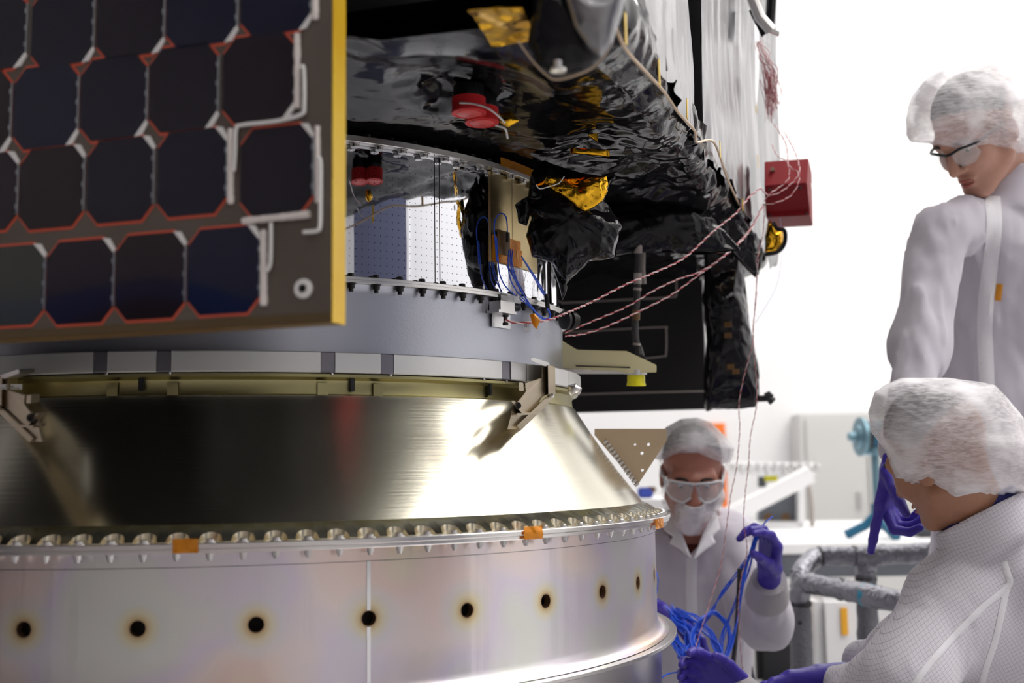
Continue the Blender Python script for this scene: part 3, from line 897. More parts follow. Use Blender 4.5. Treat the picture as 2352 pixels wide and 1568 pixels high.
# folded-over black seams and gussets on the underside
for i, (ol, dpt, th) in enumerate([
    ([(1175, 215), (1330, 185), (1480, 200), (1560, 250), (1600, 330), (1520, 345), (1380, 330), (1260, 300)], 1.93, .05),
    ([(1440, 350), (1590, 330), (1690, 420), (1735, 560), (1738, 632), (1690, 590), (1560, 560), (1450, 480)], 2.50, .09),
    ([(1350, 478), (1430, 452), (1540, 450), (1640, 505), (1705, 575), (1610, 588), (1470, 574), (1340, 604), (1296, 560)], 2.32, .07),
]):
    V, F = pillow(ol, dpt, th, .019, 10, n=150, k=30, seed=4 + i)
    mk('blanket_fold', V, F, MATS['black_foil'], bus, label='loose black foil fold on the underside')
for i, (a, c, w) in enumerate([((1310, 345), (1400, 352), .012), ((1320, 287), (1372, 318), .008), ((1232, 190), (1268, 170), .007)]):
    V, F = pillow([(a[0], a[1] - 7), (c[0], c[1] - 8), (c[0], c[1] + 8), (a[0], a[1] + 7)], 1.84, .01, .003, 30, n=40, k=8, seed=i)
    mk('gold_patch', V, F, MATS['gold_foil'], bus)
# top right corner: dark strut with a white bar
MB().tube(Wp([(1722, -20, 2.5), (1745, 40, 2.5), (1772, 70, 2.5)]), .012, 10).build('strut', MATS['machined'], bus)
MB().tube(Wp([(1730, 20, 2.53), (1758, 78, 2.53), (1768, 60, 2.53), (1772, 0, 2.53), (1766, -30, 2.53)]), .011, 8).build('strut', MATS['black_foil'], bus, label='black wrapped strut at the top right')
MB().box(W(1778, 74, 2.5), (.022, .012, .008), np.stack([RIGHT * .93 + DOWN * .37, FWD, -DOWN], 1)).build('bracket_tip', MATS['machined'], bus)

# --- wrapped sensor bag hanging at the right of the mirror cylinder
bag = thing('wrapped_sensor', 'crumpled black foil bag with gold foil on top beside the mirror cylinder', 'bag', W(1310, 640, 1.905))
V, F = pillow([(1222, 400), (1250, 372), (1330, 395), (1408, 408), (1385, 462), (1425, 520), (1416, 590), (1352, 600), (1300, 652), (1268, 600), (1222, 588), (1208, 540), (1222, 500), (1182, 470), (1215, 452)], 1.905, .10, .013, 12, n=200, k=44, seed=9)
mk('foil_bag', V, F, MATS['black_foil'], bag)
V, F = pillow([(1230, 425), (1262, 408), (1300, 410), (1350, 404), (1392, 405), (1396, 440), (1380, 462), (1345, 486), (1318, 470), (1290, 446), (1262, 432)], 1.85, .022, .008, 24, n=140, k=26, seed=2)
mk('gold_foil', V, F, MATS['gold_foil'], bag, label='shiny gold foil on top of the bag')
V, F = pillow([(1182, 470), (1212, 452), (1222, 480), (1210, 520), (1190, 512)], 1.875, .03, .006, 20, n=70, k=16, seed=5); mk('foil_tail', V, F, MATS['black_foil'], bag)
MB().tube(spline(Wp([(1231, 424, 1.835), (1240, 433, 1.835), (1262, 428, 1.835), (1284, 420, 1.835), (1296, 405, 1.835)]), 6), .0010, 6).build('tie_wire', MATS['white_plastic'], bag)
V, F = pillow([(1262, 592), (1300, 648), (1304, 660), (1292, 690), (1285, 660)], 1.91, .02, .005, 20, n=60, k=10); mk('foil_tail', V, F, MATS['black_foil'], bag)

# --- two red caps under the near underside
for i, (x, y, dpt) in enumerate([(1077, 262, 1.60), (1107, 284, 1.640)]):
    P = W(x, y, dpt)
    t = thing('red_dust_cover', ['upper of the two round red caps under the black foil', 'lower of the two round red caps under the black foil'][i], 'cap', P, group='red caps under the foil')
    h = .022
    MB().lathe(P + np.array([0, 0, h]), (0, 0, 1), [(.0200, 0), (.0215, .004), (.0215, (H + ZS) - P[2] - h + .012)], 28).build('mount', MATS['black_foil'], t, label='black wrapped mount')  # black upper part takes the place of the cap's shadowed top
    MB().lathe(P, (0, 0, 1), [(.0205, .0012), (.0215, 0), (.0240, .0005), (.0245, .003), (.0235, .006), (.0235, h)], 36).build('cap_body', MATS['red_cover'], t)
    MB().lathe(P + np.array([0, 0, .0006]), (0, 0, 1), [(.0150, -.0012), (.0170, 0), (.0160, .0016)], 30).build('cap_face', principled('red_face_%d' % i, (.80, .10, .10), .35), t)
    pts = [(1056, 236, 1.57), (1085, 238, 1.56), (1115, 246, 1.55), (1140, 262, 1.55), (1160, 283, 1.56)] if i == 0 else [(1138, 288, 1.55), (1160, 296, 1.55), (1166, 318, 1.56)]
    MB().tube(spline(Wp(pts), 6), .0013, 7).build('tie_wire', MATS['white_plastic'], t)
P = W(1072, 245, 1.575); 
V, F = pillow([(1148, 262), (1175, 256), (1192, 278), (1168, 292), (1150, 280)], 1.59, .012, .004, 40, n=50, k=8); mk('gold_patch', V, F, MATS['gold_foil'], bus)

# ------------------------------------------------------------------ solar panels
def face_panel(name, label, corner, width, height, thick, mat):
    """corner: world point of the lower right front corner; the panel is parallel to the spacecraft's front"""
    root = thing(name, label, 'solar panel', corner)
    return root
PC = W(762, 737, 1.15)
front = thing('solar_panel', 'near solar panel with dark octagonal cells outlined in red and a yellow taped edge', 'solar panel', PC, group=None)
def pl(s, z, o=0.0): return PC + s * E1 + o * E2 + z * E3            # s right, z up, o away from the camera
def on_panel(px, py):
    P = hit(px, py, PC, E2) - PC; return P @ E1, P[2]
TH = 0.028; principled('brown_edge', (.16, .085, .02), .45)
MB().box(pl(-.55, .86, TH + .001), (1.10, .002, 1.70), SR3).build('back_skin', MATS['black_matte'], front, smooth=False)
MB().box(pl(-.55, .86, TH / 2), (1.10, TH, 1.72), SR3).build('board', MATS['panel_board'], front, smooth=False)
MB().box(pl(.0006, .86, TH / 2), (.0012, TH + .001, 1.722), SR3).build('edge_tape', MATS['kapton_edge'], front, smooth=False, label='yellow tape along the right edge')
MB().box(pl(-.55, .0045, -.0004), (1.10, .0008, .009), SR3).build('edge_tape', principled('olive_tape', (.12, .08, .035), .45), front, smooth=False, label='dark olive tape along the lower edge')
MB().box(pl(-.55, -.0005, TH / 2), (1.10, TH, .001), SR3).build('edge_tape', MATS['brown_edge'], front, smooth=False)
rows = [
    [(-92, 62, 20, 163), (75, 217, 10, 150), (225, 378, 0, 130), (385, 546, -12, 105), (555, 716, -30, 77)],
    [(-118, 27, 170, 356), (35, 181, 152, 339), (188, 339, 132, 319), (346, 502, 106, 300), (514, 679, 82, 279)],
    [(-108, 42, 356, 532), (48, 194, 340, 524), (203, 354, 320, 510), (364, 522, 300, 495), (554, 720, 292, 493)],
    [(-55, 104, 566, 748), (110, 262, 553, 743), (268, 426, 538, 733), (434, 598, 524, 721)],
]
cell_cols = [(.010, .009, .022), (.014, .009, .016), (.008, .010, .024), (.016, .010, .013), (.012, .010, .020)]
for i, c in enumerate(cell_cols): principled('cell_%d' % i, c, .10, 0.0, .5, coat=.6, coat_rough=.03)
principled('cell_blue', (.008, .011, .034), .10, 0, .5, coat=.6, coat_rough=.03)
principled('cell_grey', (.050, .055, .048), .10, 0, .5, coat=.6, coat_rough=.03)  # paler base colour stands in for a reflection on this cell
def octo(s0, s1, z0, z1, cs, cz): return [(s0 + cs, z0), (s1 - cs, z0), (s1, z0 + cz), (s1, z1 - cz), (s1 - cs, z1), (s0 + cs, z1), (s0, z1 - cz), (s0, z0 + cz)]
for r, row in enumerate(rows):
    for ci, (x0, x1, y0, y1) in enumerate(row):
        ym = (max(y0, -40) + y1) / 2; xm_ = (x0 + x1) / 2
        s0, s1 = on_panel(x0, ym)[0], on_panel(x1, ym)[0]
        z1, z0 = on_panel(xm_, y0)[1], on_panel(xm_, y1)[1]
        if r == 0: z1 = z0 + .088
        cs, cz = (s1 - s0) * .17, (z1 - z0) * .18
        mat = MATS['cell_%d' % ((r * 3 + ci * 2) % 5)]
        if (r, ci) in ((3, 3), (0, 3), (0, 4), (1, 1)): mat = MATS['cell_blue']
        if (r, ci) == (3, 0): mat = MATS['cell_grey']
        cell = MB().prism([pl(s, z, -.0022) for s, z in octo(s0, s1, z0, z1, cs, cz)], .0012 * E2).build('solar_cell', mat, front, smooth=False)
        g = .0028
        glue = MB().prism([pl(s, z, -.0010) for s, z in octo(s0 - .0006, s1 + .0006, z0 - g, z1 + g, cs, cz)], .0010 * E2)
        o = glue.build('adhesive_rim', MATS['cell_glue'], cell, smooth=False)
        m = MB(); up = r >= 2
        zc = z1 if up else z0; sg = -1 if up else 1
        # silver interconnect along the right side and a bright tab across the cut corner
        m.prism([pl(s, z, -.0030) for s, z in ((s1 + .0004, z0 + cz), (s1 + .0022, z0 + cz), (s1 + .0022, z1 - cz), (s1 + .0004, z1 - cz))], .0028 * E2)
        for q in (.28, .5, .72):
            m.box(pl(s1 + .0012, z0 + (z1 - z0) * q, -.0026), (.0034, .003, .005), SR3)
        m.build('interconnect', MATS['silver_tab'], cell, smooth=False)
        m = MB()
        m.prism([pl(s, z, -.0031) for s, z in ((s1 + .0003, zc + sg * cz), (s1 - cs + .0005, zc - sg * .0006), (s1 - cs * .35, zc + sg * .0005), (s1 + .0024, zc + sg * cz * .75))], .0020 * E2)
        m.build('tab', MATS['white_plastic'], cell, smooth=False, label='bright corner tab')
def pan_line(L, off=-.004): return np.array([pl(*on_panel(x, y), off) for x, y in L])
for x0, y0, x1, y1, w in [(686, 80, 686, 250, .0062), (533, 298, 533, 469, .0062), (732, 292, 733, 466, .0052), (561, 509, 714, 493, .0066), (609, 530, 609, 702, .0066), (728, -40, 727, 46, .0066)]:
    A, B = pan_line([(x0, y0), (x1, y1)], -.003); n = 22
    P = np.array([A + (B - A) * i / n for i in range(n + 1)])
    rr = w * .55 * (1 + .18 * np.array([vnoise(np.array([i * .9 + x0, 1.3, .2])) for i in range(n + 1)]))
    MB().tube(P, rr, 8).build('bus_strip', MATS['silicone_white'], front, label='pale silicone covered strip')
for L in [[(697, 155), (703, 164), (704, 245), (696, 266), (640, 281), (562, 290), (548, 300), (546, 350), (543, 395)], [(735, 366), (741, 376), (741, 470), (740, 520), (733, 532), (702, 535)], [(628, 514), (628, 560), (626, 608), (618, 624)]]:
    MB().tube(spline(pan_line(L, -.005), 5), .0021, 8).build('jumper_wire', MATS['white_plastic'], front)
s, z = on_panel(698, 663)
MB().lathe(pl(s, z, .0), -E2, [(.0036, 0), (.0098, 0), (.0100, .002), (.0090, .0036), (.0046, .0036), (.0036, .001)], 32).build('grommet', MATS['white_plastic'], front, label='white round grommet')
MB().lathe(pl(s, z, -.0003), -E2, [(.001, 0), (.0036, .0001), (.0036, .0040), (.001, .0041)], 20).build('grommet_hole', MATS['hole_black'], front)  # solid black plug, the hole's shade put in as colour

VR = V1 + .012
def on_rear(px, py, v=VR): return to_sat(hit(px, py, sat(0, v, 0), E2))
u1, _, zb = on_rear(1622, 939)
rear = thing('rear_solar_panel', 'black back of the far solar panel hanging behind the adapter', 'solar panel', sat(u1, VR, zb))
zb2 = on_rear(1400, 944)[2]
MB().box(sat((u1 - 1.1) / 2, VR + .014, (zb + 1.15) / 2), (u1 + 1.1, .028, 1.15 - zb), SR3).build('board', MATS['black_matte'], rear, smooth=False)
for u in (-.5, .45): MB().box(sat(u, VR - .02, .75), (.10, .07, .05), SR3).build('hinge', MATS['machined'], rear, bevel=.003)
for L in [[(1250, 697), (1300, 695), (1455, 687), (1540, 682), (1553, 676), (1553, 634)], [(1250, 766), (1300, 763), (1400, 757), (1522, 751), (1530, 757), (1530, 812), (1522, 818), (1478, 823)], [(1250, 907), (1340, 905), (1480, 901), (1618, 898)]]:
    P = np.array([sat(*on_rear(x, y, VR - .003)) for x, y in L])
    MB().tube(spline(P, 4), .0024, 6).build('heater_line', principled('dusty_line', (.36, .32, .30), .6) if 'dusty_line' not in MATS else MATS['dusty_line'], rear)
for x, y in ((1480, 536), (1531, 606)):
    P = sat(*on_rear(x, y, VR - .006)); MB().lathe(P, -E2, [(.004, -.006), (.006, 0), (.003, .004)], 10).build('stud', MATS['machined'], rear)
post = thing('foil_post', 'black foil wrapped post at the right end of the far solar panel', 'post', W(1680, 945, 2.78))
V, F = pillow([(1618, 560), (1700, 575), (1712, 650), (1722, 740), (1742, 850), (1745, 915), (1735, 935), (1690, 940), (1640, 938), (1622, 945), (1618, 930), (1622, 780), (1616, 690)], 2.76, .13, .011, 11, n=200, k=36, seed=6)
mk('foil_wrap', V, F, MATS['black_foil'], post)
V, F = pillow([(1690, 570), (1748, 585), (1742, 630), (1733, 636), (1700, 602)], 2.62, .03, .006, 16, n=60, k=10, seed=3); mk('foil_tail', V, F, MATS['black_foil'], post)
for x, y in ((1672, 745), (1672, 770), (1678, 842), (1690, 853)):
    MB().box(W(x, y, 2.685), (.016, .006, .012), SR3).build('tape_patch', principled('brown_tape', (.14, .07, .02), .4) if 'brown_tape' not in MATS else MATS['brown_tape'], post, smooth=False)
m = MB(); P = W(1752, 915, 2.76)
m.box(P, (.020, .02, .014), SR3); m.tube(Wp([(1758, 910, 2.76), (1766, 906, 2.76), (1773, 912, 2.76)]), [.008, .009, .007], 8); m.tube(Wp([(1764, 912, 2.76), (1775, 922, 2.76)]), [.008, .011], 8)
m.build('connector', MATS['black_plastic'], post)

# ------------------------------------------------------------------ fittings round the stack
rb = thing('red_box', 'dark red metal cover box on the right side of the spacecraft', 'box', W(1810, 495, 2.62))
dR = 2.62
def at(x, y, dd=0.0): return W(x, y, dR + dd)
A0, A1 = at(1756, 371), at(1857, 364)
B0, B1 = at(1756, 427, -.045), at(1853, 420, -.045)
C0, C1 = at(1759, 489, .03), at(1860, 483, .03)
D0, D1 = at(1760, 499, .03), at(1860, 494, .03)
bk = E2 * .13
V = [A0, A1, B1, C1, D1, D0, C0, B0]
off = np.array(V) + bk + E1 * .004
VV = np.concatenate([np.array([A0, B0, C0, D0]), np.array([A1, B1, C1, D1])])
back = [A0 + bk, D0 + bk, A1 + bk, D1 + bk]
VV = np.concatenate([VV, back])
Fb = [[0, 4, 5, 1], [1, 5, 6, 2], [2, 6, 7, 3], [3, 7, 11, 9], [8, 10, 4, 0], [9, 11, 10, 8], [4, 10, 11, 7, 6, 5], [0, 1, 2, 3, 9, 8]]
MB().add(VV, Fb).build('box_body', MATS['red_box'], rb, bevel=.0015, smooth=False)
MB().box((A1 + B1 + C1) / 3 + E1 * .006 + E2 * .02, (.001, .012, .012), SR3).build('label', MATS['white_plastic'], rb, smooth=False, label='small white label')
P = at(1775, 391, -.02)
MB().lathe(P, -E2, [(.004, -.012), (.005, 0), (.0035, .008), (.0045, .012)], 12).build('knob', MATS['gold_metal'], rb)
for x, y, dd in ((1768, 436, -.04), (1838, 431, -.04), (1768, 494, .028), (1852, 490, .028)):
    MB().lathe(at(x, y, dd - .001), -E2, [(.003, 0), (.003, .002), (.001, .003)], 8).build('screw', MATS['dark_bolt'], rb)
horn = thing('gold_horn', 'gold foil horn with a black rim just below the red box', 'horn', W(1780, 582, 2.6))
V, F = pillow([(1765, 505), (1780, 520), (1797, 532), (1800, 560), (1780, 580), (1758, 582), (1757, 540)], 2.62, .05, .004, 25, n=80, k=14, seed=8); mk('foil_body', V, F, MATS['gold_foil'], horn)
MB().tube(spline(Wp([(1776, 512, 2.60), (1786, 526, 2.59), (1802, 530, 2.59), (1802, 558, 2.59), (1786, 578, 2.59), (1758, 584, 2.60)]), 5), .005, 8).build('rim', MATS['black_foil'], horn)

arm = thing('outrigger_plate', 'cream coloured plate arm with a yellow cap sticking out right of the grey cylinder', 'arm', W(1400, 880, 2.25))
PL = [(1275, 770), (1296, 785), (1326, 803), (1440, 806), (1508, 838), (1508, 855), (1442, 857), (1420, 852), (1300, 846), (1275, 846)]
poly = [W(x, y, 2.24) for x, y in PL]
MB().prism(poly, FWD * .03).build('plate', MATS['cream_arm'], arm, bevel=.001, smooth=False)
MB().box(W(1360, 852, 2.28), (.16, .05, .010), np.stack([RIGHT, FWD, -DOWN], 1)).build('rib', MATS['machined'], arm, smooth=False)
P = W(1461, 853, 2.26); b = MB()
b.lathe(P, DOWN, [(.0165, .0), (.0165, .008), (.0175, .009), (.0175, .020), (.0190, .026), (.0190, .028)], 30)
b.build('cap', MATS['yellow_cap'], arm, label='bright yellow cap'); MB().lathe(P, DOWN, [(.021, -.004), (.021, .006)], 30).build('collar', MATS['machined'], arm)
MB().box(W(1385, 842, 2.236), (.105, .002, .0025), np.stack([RIGHT + DOWN * .03, FWD, -DOWN], 1)).build('slot', MATS['black_matte'], arm, smooth=False)
hose = thing('wrapped_cable', 'vertical dark braided cable from the foil underside to the cream arm', 'cable', W(1468, 820, 2.32))
MB().tube(spline(Wp([(1467, 540, 2.30), (1466, 600, 2.30), (1463, 680, 2.30), (1459, 730, 2.30), (1460, 780, 2.30), (1467, 800, 2.30), (1470, 822, 2.28)]), 8), np.concatenate([np.full(40, .0072), np.linspace(.0078, .0105, 9)]), 10).build('sheath', principled('grey_braid', (.035, .033, .035), .6, bump=(300, .4)), hose)
for y0, y1, x, mt in ((556, 582, 1466, 'tan_tape'), (627, 652, 1465, 'machined'), (661, 667, 1464, 'machined'), (712, 735, 1461, 'kapton_edge'), (788, 793, 1463, 'machined')):
    MB().cyl(W(x, y0, 2.30), W(x - .5, y1, 2.30), .0082, n=12).build('band', MATS['dusty_line'] if mt != 'kapton_edge' else MATS['brown_tape'], hose)
MB().tube(Wp([(1478, 570, 2.33), (1477, 620, 2.33), (1480, 652, 2.33)]), .0045, 8).build('rod', MATS['dusty_line'], hose)

tp = thing('tan_bracket', 'flat tan bracket plate with drilled holes behind the cone', 'bracket', W(1450, 1115, 2.2))
def plate_with_holes(poly, holes, d, th):
    bm = bmesh.new()
    loops = [poly] + [[(x + r * math.cos(t), y + r * math.sin(t)) for t in np.linspace(0, 2 * PI, 14, endpoint=False)] for x, y, r in holes]
    es = []
    for L in loops:
        vs = [bm.verts.new(W(x, y, d)) for x, y in L]
        es += [bm.edges.new((vs[i], vs[(i + 1) % len(vs)])) for i in range(len(vs))]
    bmesh.ops.triangle_fill(bm, edges=es, use_beauty=True, use_dissolve=False)
    r = bmesh.ops.extrude_face_region(bm, geom=bm.faces[:])
    bmesh.ops.translate(bm, verts=[v for v in r['geom'] if isinstance(v, bmesh.types.BMVert)], vec=Vector(FWD * th))
    bmesh.ops.recalc_face_normals(bm, faces=bm.faces); bm.verts.index_update()
    V = [tuple(v.co) for v in bm.verts]; F = [[v.index for v in f.verts] for f in bm.faces]; bm.free(); return V, F
V, F = plate_with_holes([(1366, 985), (1531, 985), (1531, 1012), (1463, 1116), (1452, 1100), (1366, 1000)], [(1490, 1021, 4), (1475, 1041, 4), (1476, 1080, 3.6), (1459, 1021, 3)], 2.20, .006)
mk('plate', V, F, MATS['tan_plate'], tp, smooth=False)
m = MB(); q = Wp([(1391, 1014, 2.19), (1462, 1112, 2.19)])
for i in range(13):
    P = q[0] + (q[1] - q[0]) * i / 12; m.box(P, (.009, .012, .0045), np.stack([RIGHT * .83 - DOWN * .56, FWD, -(DOWN * .83 + RIGHT * .56)], 1))
m.build('serrated_strip', MATS['machined'], tp, smooth=False)
# ------------------------------------------------------------------ people
from mathutils.bvhtree import BVHTree
for nm, c in (('skin_light', (.56, .30, .22)), ('skin_ruddy', (.42, .17, .12)), ('skin_tan', (.40, .19, .11))):
    principled(nm, c, .48, sss=.15, bump=(180, .05), noise_col=(35, tuple(x * .9 for x in c)))
principled('hair_dark', (.030, .022, .018), .7, bump=(160, .5, (1, 1, .2)))
principled('lips', (.42, .12, .10), .45)
principled('eye_white', (.75, .72, .70), .25)
principled('glove', (.060, .038, .40), .42, bump=(140, .12))
def cloth_bump(name, sc, st):
    m = MATS[name]; nt = m.node_tree; b = nt.nodes['Principled BSDF']
    tc = nt.nodes.new('ShaderNodeTexCoord'); mp = nt.nodes.new('ShaderNodeMapping'); mp.inputs['Scale'].default_value = sc
    nt.links.new(tc.outputs['Object'], mp.inputs[0]); rn = nt.nodes.new('ShaderNodeTexNoise'); rn.noise_type = 'RIDGED_MULTIFRACTAL'
    rn.inputs['Scale'].default_value = 1.0; rn.inputs['Detail'].default_value = 3; rn.inputs['Distortion'].default_value = .4
    nt.links.new(mp.outputs[0], rn.inputs['Vector']); bp = nt.nodes.new('ShaderNodeBump'); bp.inputs['Strength'].default_value = st; bp.inputs['Distance'].default_value = .012
    nt.links.new(rn.outputs['Fac'], bp.inputs['Height']); nt.links.new(bp.outputs['Normal'], b.inputs['Normal'])
principled('coat', (.60, .57, .64), .88, sheen=.2); cloth_bump('coat', (11, 11, 3.2), .55)
principled('coat_seam', (.80, .79, .83), .85, bump=(260, .12))
principled('cuff', (.48, .46, .47), .9, bump=(300, .3, (1, 1, .1)))
principled('frame_black', (.012, .012, .016), .3)
principled('shirt_brown', (.10, .018, .012), .85)
principled('shirt_blue', (.016, .020, .16), .8)
principled('trousers', (.10, .11, .14), .85)
principled('shoe_white', (.7, .7, .72), .6)
def clear_mat(name, fac, rough=.03):
    m = principled(name, (.9, .92, .95), rough, spec=.6)
    add_transparency(m, fac); return m
clear_mat('clear_lens', .80); clear_mat('clear_frame', .45, .15)
def net_mat(name, fac, col=(.86, .84, .87)):
    """thin non-woven fabric: fibres lighter, gaps see-through"""
    m = principled(name, col, .75)
    nt = m.node_tree; rn = nt.nodes.new('ShaderNodeTexNoise'); rn.noise_type = 'RIDGED_MULTIFRACTAL'; rn.inputs['Scale'].default_value = 13; rn.inputs['Detail'].default_value = 3
    rc = nt.nodes.new('ShaderNodeTexCoord'); nt.links.new(rc.outputs['Object'], rn.inputs['Vector'])
    rb_ = nt.nodes.new('ShaderNodeBump'); rb_.inputs['Strength'].default_value = .55; rb_.inputs['Distance'].default_value = .006
    nt.links.new(rn.outputs['Fac'], rb_.inputs['Height']); nt.links.new(rb_.outputs['Normal'], nt.nodes['Principled BSDF'].inputs['Normal'])
    mx = add_transparency(m, fac); nt = m.node_tree
    lo_ = nt.nodes.new('ShaderNodeTexNoise'); lo_.inputs['Scale'].default_value = 11; lo_.inputs['Detail'].default_value = 2
    tc = nt.nodes.new('ShaderNodeTexCoord'); nt.links.new(tc.outputs['Object'], lo_.inputs['Vector']); nz = nt.nodes.new('ShaderNodeTexNoise'); nz.inputs['Scale'].default_value = 120; nz.inputs['Detail'].default_value = 4; nz.inputs['Distortion'].default_value = .6
    mp = nt.nodes.new('ShaderNodeMapping'); mp.inputs['Scale'].default_value = (.5, .5, 2.2); mp.inputs['Rotation'].default_value = (0, .6, .2); nt.links.new(tc.outputs['Object'], mp.inputs[0]); nt.links.new(mp.outputs[0], nz.inputs['Vector'])
    mr = nt.nodes.new('ShaderNodeMapRange'); mr.inputs[1].default_value = .38; mr.inputs[2].default_value = .62
    mr.inputs[3].default_value = max(0, fac - .08); mr.inputs[4].default_value = fac + .08
    nt.links.new(nz.outputs['Fac'], mr.inputs[0])
    m2 = nt.nodes.new('ShaderNodeMapRange'); m2.inputs[1].default_value = .38; m2.inputs[2].default_value = .60; m2.inputs[3].default_value = .30; m2.inputs[4].default_value = 1.6
    nt.links.new(lo_.outputs['Fac'], m2.inputs[0]); nt.links.new(mathn(nt, 'MULTIPLY', mr.outputs[0], m2.outputs[0]), mx.inputs[0])
net_mat('hairnet', .35); net_mat('beard_net', .66)
def grid_cloth():
    m, nt, b = nodes_of('grid_coat'); b.inputs['Roughness'].default_value = .88; b.inputs['Sheen Weight'].default_value = .2
    tc = nt.nodes.new('ShaderNodeTexCoord'); mp = nt.nodes.new('ShaderNodeMapping'); mp.inputs['Rotation'].default_value = (0, .5, .3)
    nt.links.new(tc.outputs['Object'], mp.inputs[0]); sp = nt.nodes.new('ShaderNodeSeparateXYZ'); nt.links.new(mp.outputs[0], sp.inputs[0])
    ln = []
    for ax_ in ('X', 'Z'):
        f = mathn(nt, 'FRACT', mathn(nt, 'DIVIDE', sp.outputs[ax_], .0062)); ln.append(mathn(nt, 'LESS_THAN', f, .09))
    g = mathn(nt, 'MAXIMUM', ln[0], ln[1])
    mx = nt.nodes.new('ShaderNodeMix'); mx.data_type = 'RGBA'; nt.links.new(g, mx.inputs[0])
    mx.inputs[6].default_value = (.67, .65, .71, 1); mx.inputs[7].default_value = (.42, .40, .45, 1); nt.links.new(mx.outputs[2], b.inputs['Base Color'])
    MATS['grid_coat'] = m
grid_cloth(); cloth_bump('grid_coat', (7, 7, 5), .40)

def img_dir(r, d, t):
    """direction from components right / down / towards the camera"""
    v = r * RIGHT + d * DOWN - t * FWD; return v / np.linalg.norm(v)
def head_axes(f, u):
    f = f / np.linalg.norm(f); u = u - f * (u @ f); u /= np.linalg.norm(u); return np.stack([np.cross(f, u), f, u], 1)   # lateral, forward, up
def fold_field(P, s, amp):
    s = np.array(s, np.float32); q = P * s; q = q + .5 * vnoise(q * .7 + 21)[..., None]
    return amp * (.6 * vnoise(q * .6) + .6 * (1 - 2 * np.abs(vnoise(q + 9.3))) + .22 * (1 - 2 * np.abs(vnoise(q * 3.3 + 3.1))))
def blend(prims, k):
    def fn(P):
        d = None
        for p in prims:
            if p[0] == 'c': e = sd_cone(P, *p[1:5])
            elif p[0] == 'e': e = sd_ell(P, *p[1:])
            kk = k
            d = e if d is None else smin(d, e, kk)
        return d
    return fn
def bounds(prims, pad=.02):
    lo, hi = [], []
    for p in prims:
        if p[0] == 'c': r = max(p[3], p[4]); pts = [np.asarray(p[1]), np.asarray(p[2])]
        else: r = max(p[2]); pts = [np.asarray(p[1])]
        for q in pts: lo.append(q - r - pad); hi.append(q + r + pad)
    return np.min(lo, 0), np.max(hi, 0)
def head_prims():
    P = [('e', (0, -.012, .042), (.076, .095, .093)), ('e', (0, .028, -.035), (.058, .062, .085)), ('e', (0, .066, -.100), (.025, .022, .020))]
    for s in (-1, 1):
        P += [('c', (s * .052, .005, -.055), (s * .018, .066, -.102), .021, .016), ('e', (s * .036, .060, -.022), (.026, .026, .028)),
              ('c', (s * .046, .070, .022), (s * .010, .090, .020), .011, .011)]
    return P
def head_sdf(neck_local, ears=True):
    base = blend(head_prims(), .022)
    def fn(Q):
        d = base(Q)
        for s in (-1, 1):
            d = smax(d, -sd_ell(Q, (s * .032, .101, .003), (.019, .016, .012)), .010)
        d = smin(d, sd_cone(Q, (0, .088, .012), (0, .112, -.034), .0075, .0120), .010)
        for s in (-1, 1): d = smin(d, sd_ell(Q, (s * .012, .100, -.038), (.008, .010, .008)), .006)
        d = smin(d, sd_ell(Q, (0, .086, -.064), (.024, .013, .0065)), .008)
        d = smin(d, sd_ell(Q, (0, .084, -.078), (.020, .013, .0075)), .008)
        d = smax(d, -sd_ell(Q, (0, .101, -.0705), (.022, .010, .0014)), .003)
        if ears:
            for s in (-1, 1):
                e = smax(sd_ell(Q, (s * .079, -.012, -.006), (.008, .021, .033)), -sd_ell(Q, (s * .089, -.008, -.004), (.008, .012, .022)), .004)
                d = smin(d, e, .008)
        if neck_local is not None: d = smin(d, sd_cone(Q, (0, -.025, -.05), neck_local, .051, .054), .03)
        return d
    return fn
